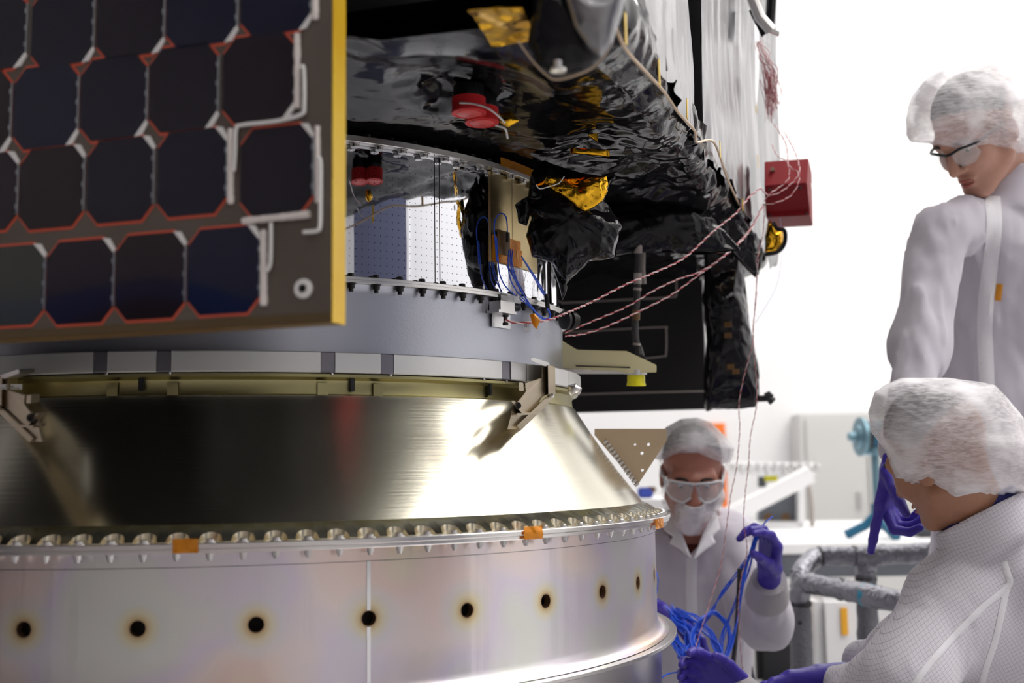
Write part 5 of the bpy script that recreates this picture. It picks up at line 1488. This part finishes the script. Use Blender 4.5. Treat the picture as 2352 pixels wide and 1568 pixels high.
sens = thing('sensor_mount', 'small silver sensor mount taped under the bolted flange with number tag', 'sensor', S(1150, 750, .62))
def curved_box(x0, x1, y0, y1, R0, R1, name, mat, root=sens, label=None):
    z0, z1 = zat((x0 + x1) / 2, y1, R1), zat((x0 + x1) / 2, y0, R1)
    a0, a1 = ang(x0, R1, z0), ang(x1, R1, z0)
    return ring(name, [(R0, z0), (R1, z0), (R1, z1), (R0, z1)], mat, root, a0, a1, 4, label=label)
z0, z1 = zat(1150, 753, .6140), zat(1150, 697, .6140)
principled('bright_foil', (.90, .90, .91), .30, .6)
V, F = curved_patch(ang(1129, .615, z0), ang(1171, .615, z0), z0, z1, .6162, .0006, .0010, 14, 2); mk('foil_tape', V, F, MATS['bright_foil'], sens, label='crinkled silver tape square')
z0, z1 = zat(1165, 692, .632), zat(1165, 676, .632)
V, F = curved_patch(ang(1150, .632, z0), ang(1196, .632, z0), z0, z1, .6325, .0006, .0012, 12, 5); mk('foil_tape', V, F, MATS['silver_foil'], sens)
curved_box(1150, 1182, 692, 713, .614, .638, 'block', MATS['machined'])
curved_box(1146, 1186, 713, 719, .614, .640, 'block_foot', MATS['machined'])
P = S(1182, 705, .632); tt = rot_cols(ang(1182, .632, .25))
MB().lathe(P - tt[:, 0] * .010, tt[:, 0], [(.0055, 0), (.0055, .014), (.0048, .0145), (.0062, .015), (.0062, .020), (.0040, .021)], 16).build('connector', MATS['dark_bolt'], sens)
P = S(1161, 722, .632); MB().lathe(P, DOWN, [(.0052, 0), (.0052, .004), (.0034, .0042), (.0034, .013), (.0048, .0132), (.0048, .018)], 16).build('connector', MATS['dark_bolt'], sens)
tP = S(1208, 752, .634)
Rt = FACE @ np.array([[.97, .24, 0], [-.24, .97, 0], [0, 0, 1]]).T
MB().box(tP - DOWN * .0015, (.0085, .0185, .0008), Rt).build('tag', MATS['white_tape'], sens, smooth=False, label='white flag tag reading 25')
text('25', tP - FWD * .0008 - DOWN * .003, .0062, FACE @ np.array([[0.24, .97, 0], [-.97, .24, 0], [0, 0, 1]]).T, MATS['black_plastic'], sens)
V, F = pillow([(1217, 722), (1228, 720), (1240, 736), (1232, 756), (1222, 742)], 1.70, .006, .0015, 60, n=40, k=6); mk('tape_patch', V, F, MATS['kapton'], sens)
# knurled round connector beyond the flange
P = W(1303, 735, 2.03); kc = thing('round_connector', 'dark ribbed round connector at the right end of the bolted flange', 'connector', P)
MB().lathe(P - FWD * .02 - RIGHT * .008, RIGHT * .7 + FWD * .5, [(.012, 0), (.017, .002), (.017, .007), (.014, .008), (.014, .011), (.018, .012), (.018, .020), (.013, .022), (.013, .028)], 26).build('shell', MATS['dark_bolt'], kc)

# ------------------------------------------------------------------ twisted red and white cables
principled('wire_red', (.34, .018, .035), .4); principled('wire_pink', (.78, .60, .60), .45)
def twisted(label, L, r=.0008, pitch=.030, per=10, group='twisted red and white cables'):
    P = spline(Wp(L), per); s = np.concatenate([[0], np.cumsum(np.linalg.norm(np.diff(P, axis=0), axis=1))])
    n = int(s[-1] / (pitch / 7)) + 2; t = np.linspace(0, s[-1], n)
    P = np.stack([np.interp(t, s, P[:, k]) for k in range(3)], 1)
    T = np.gradient(P, axis=0); T /= np.linalg.norm(T, axis=1)[:, None]
    root = thing('twisted_cable', label, 'cable', P[np.argmin(P[:, 2])], group=group)
    a = np.cross(T, FWD); a /= np.linalg.norm(a, axis=1)[:, None]; b = np.cross(T, a)
    for k, (nm, mt) in enumerate((('red_wire', 'wire_red'), ('white_wire', 'wire_pink'))):
        ph = t / pitch * 2 * PI + k * PI
        MB().tube(P + 1.05 * r * (np.cos(ph)[:, None] * a + np.sin(ph)[:, None] * b), r, 5).build(nm, MATS[mt], root)
    return root
twisted('twisted red and white cable crossing from the sensor mount up to the red box', [(1160, 735, 1.69), (1185, 741, 1.70), (1220, 740, 1.72), (1262, 734, 1.76), (1310, 715, 1.85), (1362, 692, 1.95), (1440, 652, 2.05), (1500, 627, 2.12), (1572, 592, 2.2), (1640, 530, 2.3), (1690, 490, 2.36), (1722, 452, 2.42), (1748, 432, 2.46)], .0011)
twisted('upper of two twisted cables sagging in front of the black rear panel', [(1298, 764, 2.06), (1360, 738, 2.1), (1440, 704, 2.16), (1500, 668, 2.2), (1560, 640, 2.25), (1612, 622, 2.3), (1680, 575, 2.38), (1722, 530, 2.45), (1750, 478, 2.5)], .0010)
twisted('lower of two twisted cables sagging in front of the black rear panel', [(1298, 772, 2.05), (1345, 766, 2.1), (1402, 746, 2.14), (1470, 714, 2.2), (1540, 678, 2.25), (1600, 635, 2.3), (1660, 590, 2.38), (1715, 536, 2.45), (1754, 470, 2.5)], .0010)
twisted('thin twisted cable hanging down left past the foil post to the blue bundle', [(1756, 470, 2.50), (1752, 540, 2.50), (1738, 600, 2.50), (1737, 680, 2.50), (1730, 745, 2.50), (1728, 790, 2.49), (1708, 868, 2.48), (1697, 930, 2.47), (1699, 985, 2.46), (1692, 1070, 2.45), (1678, 1140, 2.44), (1668, 1215, 2.43), (1655, 1300, 2.42), (1625, 1400, 2.38), (1600, 1480, 2.34), (1594, 1530, 2.3)], .0006, .024)
twisted('thin twisted cable hanging down right past the foil post to the raised glove', [(1744, 560, 2.52), (1738, 650, 2.52), (1731, 745, 2.50), (1731, 800, 2.50), (1738, 880, 2.50), (1737, 935, 2.49), (1724, 1000, 2.48), (1719, 1070, 2.47), (1712, 1130, 2.46), (1708, 1200, 2.46), (1716, 1265, 2.46), (1700, 1340, 2.45), (1696, 1420, 2.44), (1702, 1500, 2.42), (1708, 1560, 2.42)], .0006, .024)
for i, L in enumerate([[(1746, 432, 2.46), (1768, 448, 2.45), (1800, 436, 2.46), (1832, 405, 2.48), (1836, 382, 2.50), (1824, 345, 2.55), (1800, 300, 2.6)],
                       [(1752, 470, 2.46), (1780, 466, 2.44), (1815, 450, 2.45), (1834, 420, 2.46), (1832, 395, 2.48), (1812, 378, 2.5), (1805, 330, 2.55), (1778, 285, 2.6)],
                       [(1756, 462, 2.46), (1768, 445, 2.44), (1790, 430, 2.46), (1812, 408, 2.47), (1808, 372, 2.5), (1786, 358, 2.55), (1772, 330, 2.6)]]):
    twisted(['outermost wire loop over the front of the red box', 'middle wire loop over the front of the red box', 'innermost wire loop over the front of the red box'][i], L, .0008, .024)
wb = thing('wire_tangle', 'loose tangle of thin red and white wires hanging on the spacecraft corner', 'wires', W(1762, 330, 2.6))
for i in range(22):
    x0 = 1738 + rng.random() * 10; x1 = 1768 + rng.random() * 24; y1 = 190 + rng.random() * 50; x2 = 1752 + rng.random() * 22
    L = [(x0, 92 + rng.random() * 14, 2.60), (x0 + 6 + rng.random() * 14, 128 + rng.random() * 14, 2.57), (x1 - 10, 150 + rng.random() * 20, 2.56), (x1, y1, 2.56 + .04 * rng.random()), (x1 - 14 * rng.random(), y1 + 16, 2.57), (x2, 150 + rng.random() * 40, 2.58), (x2 + 8 * rng.random(), 250 + rng.random() * 40, 2.6)]
    L = [(x + rng.normal() * 5, y + rng.normal() * 6, d) for x, y, d in L]
    MB().tube(spline(Wp(L), 5), .0006, 5).build('wire', MATS['wire_red' if i % 2 else 'wire_pink'], wb)
tk = thing('thin_lead', 'single pale blue thread of wire hanging from the red box to the foil post', 'wire', W(1735, 742, 2.5))
MB().tube(spline(Wp([(1792, 500, 2.6), (1797, 560, 2.6), (1793, 610, 2.58), (1782, 660, 2.55), (1758, 705, 2.52), (1734, 742, 2.5)]), 6), .0006, 5).build('wire', principled('pale_blue', (.35, .38, .62), .5), tk)

# ------------------------------------------------------------------ blue wire bundle between the gloved hands
bb = thing('blue_wire_bundle', 'big loose bundle of bright blue wires held between purple gloves', 'wires', W(1600, 1545, 2.35))
def strand(L, r=.0017, jit=0, mat='blue_wire', name='wire', lab=None):
    Q = [(x + jit * (rng.random() - .5), y + jit * (rng.random() - .5), d + .02 * (rng.random() - .5)) for x, y, d in L]
    MB().tube(spline(Wp(Q), 6), r, 6).build(name, MATS[mat], bb, label=lab)
for i in range(16): strand([(1532, 1400, 2.58), (1558, 1430, 2.53), (1572 + i * 2, 1462, 2.48), (1590, 1505, 2.42), (1612, 1540, 2.36)], .0022, 30)
for i in range(14): strand([(1534, 1428, 2.56), (1548, 1470, 2.50), (1566, 1500, 2.44), (1588, 1532, 2.38), (1600, 1560, 2.34)], .0022, 24)
for i in range(9): strand([(1548, 1404, 2.56), (1590, 1420, 2.52), (1624, 1450, 2.48), (1646, 1490, 2.44), (1656, 1520, 2.40)], .0020, 18)
for i in range(10): strand([(1588, 1505, 2.42), (1590, 1455, 2.46), (1612, 1420, 2.48), (1642, 1406, 2.50), (1668, 1430, 2.50), (1677, 1462, 2.48), (1670, 1500, 2.44), (1654, 1528, 2.40)], .0020, 9)
for i in range(5): strand([(1742, 1225, 2.50), (1728, 1262, 2.50), (1700, 1310, 2.50), (1662, 1360, 2.50), (1630, 1410, 2.50), (1600, 1450, 2.47)], .0012, 9)
for i in range(5): strand([(1738, 1235, 2.50), (1716, 1300, 2.50), (1690, 1380, 2.48), (1664, 1450, 2.46), (1655, 1510, 2.42)], .0011, 14)
for i in range(6): strand([(1740, 1220, 2.49), (1722, 1280, 2.47), (1706, 1340, 2.46), (1696, 1420, 2.45), (1680, 1480, 2.43), (1660, 1525, 2.40)], .0014, 9)
strand([(1775, 1186, 2.48), (1757, 1200, 2.48), (1742, 1222, 2.49), (1730, 1250, 2.49)], .0016, 0)
strand([(1503, 1302, 2.20), (1511, 1325, 2.18), (1511, 1345, 2.18), (1506, 1372, 2.2)], .0011); strand([(1516, 1560, 2.1), (1532, 1548, 2.12), (1560, 1543, 2.2), (1585, 1546, 2.28), (1604, 1552, 2.3)], .0013)
strand([(1699, 1305, 2.47), (1696, 1380, 2.46), (1690, 1460, 2.44), (1682, 1545, 2.42)], .0052, 0, 'grey_braid', 'conduit', 'dark corrugated conduit')
P = W(1654, 1506, 2.39); MB().box(P, (.012, .004, .005), np.stack([RIGHT * .7 - DOWN * .7, FWD, -(DOWN * .7 + RIGHT * .7)], 1)).build('cable_tie', MATS['white_plastic'], bb)

# ------------------------------------------------------------------ equipment behind
principled('foil_lagging', (.23, .23, .26), .24, 1.0, bump=(60, .9, (1, 1, 1), 5))
principled('dark_lagging', (.16, .16, .18), .5, .4, bump=(120, .8))
principled('jack_blue', (.003, .10, .19), .4); principled('jack_pale', (.15, .27, .33), .35, .5)
principled('orange_paint', (.90, .20, .02), .5); principled('amber_paint', (.85, .42, .02), .5)
principled('grey_panel', (.62, .62, .61), .6); principled('slate', (.10, .11, .13), .4); principled('yellow_sign', (.85, .80, .02), .5)
principled('strap_black', (.02, .02, .025), .5); principled('cyan_tape', (.03, .30, .45), .5)
pf = thing('pipe_frame', 'foil lagged pipe frame with black straps behind the gloved hands', 'frame', (W(1840, 1500, 3.15)[0], W(1840, 1500, 3.15)[1], 0))
postA = W(1837, 1395, 3.15); footA = np.array([postA[0], postA[1], 0.0])
def pipe(pts, r, mat='foil_lagging'):
    pts = np.asarray(pts, float); s = np.linspace(0, len(pts) - 1, max(len(pts), 60)); pts = np.stack([np.interp(s, np.arange(len(pts)), pts[:, k]) for k in range(3)], 1)
    b = MB().tube(pts, r, 28); V = np.array(b.V); c = np.repeat(pts, 28, 0); nr = (V - c) / r
    V = V + nr * (crumple(V, 26, 3) * .0028)[:, None]; mk('pipe', V, b.F, MATS[mat], pf, sharp=math.radians(60))
pipe([footA, postA * .5 + footA * .5, postA], .030, 'dark_lagging')
pipe(spline(Wp([(1837, 1392, 3.15), (1838, 1362, 3.15), (1851, 1340, 3.14), (1880, 1343, 3.10), (1936, 1354, 3.02), (2010, 1370, 2.92), (2090, 1386, 2.84)]), 6), .0285)
pipe(spline(Wp([(1836, 1350, 3.17), (1840, 1318, 3.2), (1856, 1292, 3.25), (1884, 1277, 3.28), (1940, 1277, 3.25), (2005, 1275, 3.2), (2075, 1272, 3.15), (2140, 1270, 3.1)]), 6), .0265)
teeP = W(1991, 1275, 3.22); pipe([teeP, W(1989, 1320, 3.22)], .0285)
tf = W(1988, 1320, 3.22); pipe([tf, (tf[0], tf[1], .5), (tf[0], tf[1], 0)], .029, 'dark_lagging')
for x, y, d, dr, r in ((1838, 1385, 3.15, (0, 1, 0), .0315), (1850, 1338, 3.14, (1, .4, 0), .0305), (1932, 1353, 3.02, (1, .16, 0), .0300), (1884, 1277, 3.28, (1, -.15, 0), .0282), (1963, 1276, 3.23, (1, 0, 0), .0282), (2028, 1274, 3.19, (1, 0, 0), .0282), (1838, 1318, 3.2, (.3, -1, 0), .028), (1989, 1328, 3.22, (0, 1, 0), .0305), (2020, 1372, 2.91, (1, .2, 0), .0300)):
    P = W(x, y, d); v = img_dir(*dr); MB().cyl(P - v * .005, P + v * .005, r, n=24).build('strap', MATS['strap_black'], pf)
MB().cyl(W(1986, 1365, 2.95), W(2004, 1369, 2.93), .0297, n=24).build('tape_band', MATS['cyan_tape'], pf, label='blue tape band')
for x, y in ((1837, 1430), (1838, 1500)): MB().lathe(W(x, y, 3.118), -FWD, [(.006, 0), (.006, .003), (.002, .004)], 10).build('stud', MATS['strap_black'], pf)

ZT_ = .735                                                     # table height
tx0, tx1 = W(1690, 1252, 4.5)[0], 2.35
tb = thing('work_table', 'long white table with a black edge in the background', 'table', ((tx0 + tx1) / 2, 5.3, 0))
MB().box(((tx0 + tx1) / 2, 5.35, ZT_ - .02), (tx1 - tx0, 1.7, .04)).build('tabletop', MATS['white_paint'], tb, bevel=.004, smooth=False)
MB().box(((tx0 + tx1) / 2, 4.53, ZT_ - .085), (tx1 - tx0 - .04, .05, .085)).build('apron', MATS['slate'], tb, smooth=False)
MB().box(((tx0 + tx1) / 2, 4.60, .46), (tx1 - tx0 - .1, .04, .05)).build('rail', MATS['white_paint'], tb, smooth=False)
for x in (tx0 + .06, (tx0 + tx1) / 2, tx1 - .06):
    for y in (4.60, 6.1): MB().box((x, y, (ZT_ - .04) / 2), (.05, .05, ZT_ - .04)).build('leg', MATS['white_paint'], tb, smooth=False)

js = thing('jack_stand', 'blue tripod stand with a round blue head on the white table', 'stand', (W(2008, 1250, 4.75)[0], 4.75, ZT_))
jx, jy = js.location[0], 4.75
zz = lambda y: W(1997, y, 4.75)[2]
MB().cyl((jx, jy, zz(1175)), (jx, jy, zz(1035)), .016, n=16).build('pole', MATS['jack_pale'], js)
MB().cyl((jx, jy, zz(1215)), (jx, jy, zz(1155)), .024, n=16).build('collar', MATS['jack_blue'], js)
for k in range(3):
    a = -PI / 2 + (k - 1) * 2.1 + .25
    MB().tube([(jx, jy, zz(1175)), (jx + .05 * math.cos(a), jy + .05 * math.sin(a), zz(1205)), (jx + .13 * math.cos(a), jy + .13 * math.sin(a), ZT_ + .012)], [.018, .020, .020], 10).build('leg', MATS['jack_blue'], js)
hd = W(1994, 1003, 4.75); fx = np.array([-.99, -.10, .03]); fx /= np.linalg.norm(fx)
MB().lathe(hd + fx * -.07, fx, [(.055, 0), (.066, .01), (.066, .07), (.05, .075), (.05, .09)], 24).build('head', MATS['jack_blue'], js)
MB().lathe(hd + fx * .022, fx, [(.075, 0), (.080, .004), (.080, .016), (.05, .018), (.045, .03), (.02, .032), (.018, .06)], 24).build('flange', MATS['jack_pale'], js)
MB().lathe(hd + fx * .001, fx, [(.062, 0), (.068, .002), (.068, .018), (.06, .02)], 24).build('bearing', MATS['black_plastic'], js)
MB().lathe(np.array([jx, jy, zz(1046)]), (0, 0, 1), [(.03, 0), (.045, .01), (.045, .03), (.03, .035)], 20).build('saddle', MATS['jack_pale'], js)

wc = thing('wall_cabinet', 'pale grey double door cabinet against the back wall', 'cabinet', (W(1980, 1210, 7.45)[0], 7.4, 0))
c0, c1 = W(1842, 952, 7.38), W(2125, 1210, 7.38)
MB().box(((c0[0] + c1[0]) / 2, 7.46, c0[2] / 2), (c1[0] - c0[0] + .06, .22, c0[2])).build('body', MATS['grey_panel'], wc, smooth=False)
for k in range(2):
    w_ = (c1[0] - c0[0]) / 2; x = c0[0] + w_ * (k + .5)
    dd = MB().box((x, 7.34, c0[2] / 2), (w_ - .012, .02, c0[2] - .06)).build('door', MATS['grey_panel'], wc, bevel=.004, smooth=False)
    MB().box((x + (w_ / 2 - .07) * (1 if k == 0 else -1), 7.32, W(2075, 1145, 7.38)[2]), (.02, .03, .10)).build('handle', MATS['machined'], dd, smooth=False)
ns = thing('paper_notice', 'white paper sheet hung on the grey cabinet', 'paper', W(1893, 1150, 7.30)); a, b_ = W(1880, 1065, 7.31), W(1907, 1148, 7.31)
MB().box((a + b_) / 2, (b_[0] - a[0], .003, a[2] - b_[2])).build('sheet', MATS['white_paint'], ns, smooth=False)

og = thing('orange_sign', 'orange and white wall sign half hidden by the bearded person', 'sign', W(1650, 1170, 7.55)); s0, s1 = W(1612, 972, 7.55), W(1669, 1172, 7.55)
MB().box((s0 + s1) / 2, (s1[0] - s0[0], .02, s0[2] - s1[2])).build('board', MATS['orange_paint'], og, smooth=False)
m0, m1 = W(1612, 1012, 7.53), W(1669, 1082, 7.53); MB().box((m0 + m1) / 2 - np.array([0, .012, 0]), (m1[0] - m0[0] + .004, .004, m0[2] - m1[2])).build('white_band', MATS['white_paint'], og, smooth=False)

tr = thing('white_gantry', 'white ladder rail machine with diagonal beam and dark window on the table', 'machine', (W(1785, 1215, 5.7)[0], 5.7, ZT_))
dT = 5.6
def bar(x0, y0, x1, y1, d, w, name='beam', mat='white_paint', dep=.06):
    P, Q = W(x0, y0, d), W(x1, y1, d); L = Q - P; n_ = np.linalg.norm(L); t_1 = L / n_; t2 = np.cross(FWD, t_1); t2 /= np.linalg.norm(t2)
    return MB().box((P + Q) / 2, (n_, dep, w), np.stack([t_1, np.cross(t2, t_1), t2], 1)).build(name, MATS[mat], tr, smooth=False)
bar(1672, 1064, 1880, 1068, dT, .012, 'rail'); bar(1672, 1084, 1872, 1086, dT, .022, 'rail')
for x in range(1680, 1880, 19): bar(x, 1062, x + 1, 1088, dT, .016, 'rung', 'machined')
bar(1660, 1192, 1862, 1088, dT - .1, .075, 'diagonal_beam'); bar(1838, 1088, 1838, 1222, dT, .028, 'upright'); bar(1690, 1180, 1690, 1222, dT, .03, 'upright')
bar(1742, 1210, 1838, 1210, dT, .05, 'sill')
q0, q1 = W(1742, 1112, dT + .05), W(1832, 1203, dT + .05)
MB().prism([W(x, y, dT + .04) for x, y in ((1743, 1155), (1775, 1148), (1832, 1112), (1832, 1203), (1743, 1203))], FWD * .05).build('window', MATS['slate'], tr, smooth=False, label='dark grey window with two brown openings')
for x in (1764, 1804): MB().lathe(W(x, 1188, dT + .038), -FWD, [(.02, 0), (.022, .004), (.012, .005)], 16).build('opening', MATS['brown_tape'], tr)
MB().box(W(1771, 1098, dT + .02), (.062, .01, .028), np.stack([RIGHT, FWD, -DOWN], 1)).build('label_plate', MATS['yellow_sign'], tr, smooth=False, label='yellow plate')
MB().box(W(1750, 1106, dT + .04), (.035, .03, .05), np.stack([RIGHT, FWD, -DOWN], 1)).build('switch_box', MATS['slate'], tr, smooth=False)
MB().tube(spline(Wp([(1845, 1095, dT), (1858, 1120, dT), (1864, 1160, dT), (1866, 1216, dT)]), 5), .012, 8).build('hose', MATS['dusty_line'], tr)

ct = thing('equipment_cart', 'white rounded cart with amber stripe and black wheel behind the pipe frame', 'cart', (W(1920, 1500, 4.1)[0], 4.1, 0))
c0, c1 = W(1862, 1384, 4.0), W(2010, 1384, 4.0)
MB().box(((c0[0] + c1[0]) / 2, 4.25, (c0[2] + .16) / 2 + .04), (c1[0] - c0[0], .5, c0[2] - .16)).build('body', MATS['white_paint'], ct, bevel=.03)
st_ = W(1925, 1420, 3.99); MB().box((st_[0], 3.995, st_[2]), (.022, .006, .09)).build('stripe', MATS['amber_paint'], ct, smooth=False)
MB().box((W(1785, 1370, 4.0)[0] + .02, 4.1, W(1805, 1390, 4.0)[2]), (.02, .04, .12)).build('stripe', MATS['amber_paint'], ct, smooth=False)
P = W(1930, 1475, 3.97); MB().prism([W(x, y, 3.95) for x, y in ((1888, 1450), (1905, 1436), (1975, 1438), (1978, 1492), (1905, 1496), (1888, 1480))], FWD * .06).build('hatch', MATS['black_plastic'], ct, smooth=False)
MB().tube(Wp([(1880, 1530, 3.95), (1935, 1490, 3.95), (1950, 1484, 3.95)]), .012, 8).build('handle', MATS['black_plastic'], ct)
for s in (-1, 1):
    x = (c0[0] + c1[0]) / 2 + s * .09
    for y in (4.08, 4.42): MB().cyl((x - .02, y, .065), (x + .02, y, .065), .065, n=24).build('wheel', MATS['black_plastic'], ct)
ch = thing('black_chair', 'black office chair mostly hidden behind the pipe frame', 'chair', (W(1788, 1500, 3.9)[0], 3.9, 0))
cx_ = ch.location[0]; zb_ = W(1788, 1440, 3.9)[2]
MB().box((cx_, 3.98, zb_ - .08), (.16, .05, .22)).build('backrest', MATS['black_plastic'], ch, bevel=.02)
MB().box((cx_, 3.80, zb_ - .22), (.20, .34, .06)).build('seat', MATS['black_plastic'], ch, bevel=.02)
MB().cyl((cx_, 3.82, .08), (cx_, 3.82, zb_ - .24), .022, n=12).build('column', MATS['black_plastic'], ch)
for k in range(5):
    a = k * 2 * PI / 5 + .3; MB().tube([(cx_, 3.82, .10), (cx_ + .2 * math.cos(a), 3.82 + .2 * math.sin(a), .03)], [.02, .016], 8).build('foot', MATS['black_plastic'], ch)
mo = thing('dark_monitor', 'dark screen standing on the table behind the seated person', 'screen', (W(2122, 1252, 4.8)[0], 4.8, ZT_))
MB().box(W(2122, 1222, 4.8), (.065, .05, .17)).build('screen', MATS['slate'], mo, bevel=.006); MB().box((mo.location[0], 4.8, ZT_ + .006), (.12, .1, .012)).build('base', MATS['black_plastic'], mo, bevel=.003)
cb = thing('floor_cable', 'black cable coiled on the floor beyond the bearded person', 'cable', W(1735, 1520, 6.3) * np.array([1, 1, 0]))
fp = W(1735, 1530, 5.9)
MB().tube(spline([(fp[0] + .14 * math.cos(t) * (1 + .1 * t), 5.9 + .35 * math.sin(t), .018 + .012 * (i % 2)) for i, t in enumerate(np.linspace(0, 11, 24))], 4), .014, 8).build('loop', MATS['black_plastic'], cb)
bx = thing('blue_tool_box', 'small blue and brown box on a far white cart beside the tan bracket', 'box', W(1488, 1145, 4.4)); bz = W(1488, 1142, 4.4)
MB().box(W(1482, 1131, 4.4), (.055, .06, .04)).build('body', principled('toolbox_blue', (.03, .06, .35), .5), bx, bevel=.006)
MB().box(W(1496, 1124, 4.4), (.03, .05, .022)).build('lid', MATS['brown_tape'], bx, bevel=.004)
fc = thing('far_cart', 'white trolley far behind the cone with a blue box on it', 'trolley', (bz[0], 4.4, 0))
zt2 = float(W(1482, 1131, 4.4)[2]) - .02
MB().box((bz[0], 4.45, zt2 - .02), (.5, .4, .04)).build('shelf', MATS['white_paint'], fc, bevel=.004, smooth=False)
for s in (-1, 1):
    for q in (-1, 1): MB().cyl((bz[0] + s * .2, 4.45 + q * .16, 0), (bz[0] + s * .2, 4.45 + q * .16, zt2 - .03), .014, n=10).build('leg', MATS['machined'], fc)

# added dark and blue block, unseen, there only to reflect in the glossy cells
dr = thing('draped_equipment', 'tall equipment under a dark drape and blue sheet by the left wall', 'equipment', (-5.2, -2.7, 0))
ys = np.linspace(-4.3, -1.0, 60); top = 1.95 + .12 * vnoise(np.stack([ys * 1.3, ys * 0, ys * 0], 1)) + .05 * vnoise(np.stack([ys * 4, ys * 0 + 3, ys * 0], 1)); top2 = top + .10 + .12 * np.abs(vnoise(np.stack([ys * 1.7, ys * 0 + 8, ys * 0], 1)))
def wall_of(z0, z1, x0, x1):
    V = np.concatenate([np.stack([0 * ys + x, ys, z], 1) for x, z in ((x1, z0 + 0 * ys), (x1, z1 + 0 * ys), (x0, z1 + 0 * ys), (x0, z0 + 0 * ys))]); n = len(ys)
    F = [[k * n + i, k * n + i + 1, ((k + 1) % 4) * n + i + 1, ((k + 1) % 4) * n + i] for k in range(4) for i in range(n - 1)] + [[0, n, 2 * n, 3 * n], [n - 1, 4 * n - 1, 3 * n - 1, 2 * n - 1]]
    return V, F
V, F = wall_of(0, top, -5.45, -4.95); mk('drape', V, F, MATS['black_plastic'], dr)
V, F = wall_of(top + .002, top2, -5.43, -4.97); mk('blue_sheet', V, F, principled('blue_sheet', (.03, .10, .40), .6), dr)

lc = thing('low_cabinet', 'long low olive grey cabinet standing along the right wall', 'cabinet', (4.1, 4.4, 0))  # unseen, added so the low cylinder mirrors something dark
MB().box((4.13, 4.4, .46), (.44, 4.0, .92)).build('body', principled('olive_cabinet', (.10, .105, .085), .5), lc, bevel=.01, smooth=False)
for k in range(4): MB().box((3.90, 2.9 + k * 1.0, .46), (.02, .94, .80)).build('door', MATS['olive_cabinet'], lc, bevel=.004, smooth=False)
MB().box((4.12, 4.4, .94), (.50, 4.06, .04)).build('top', MATS['slate'], lc, smooth=False)
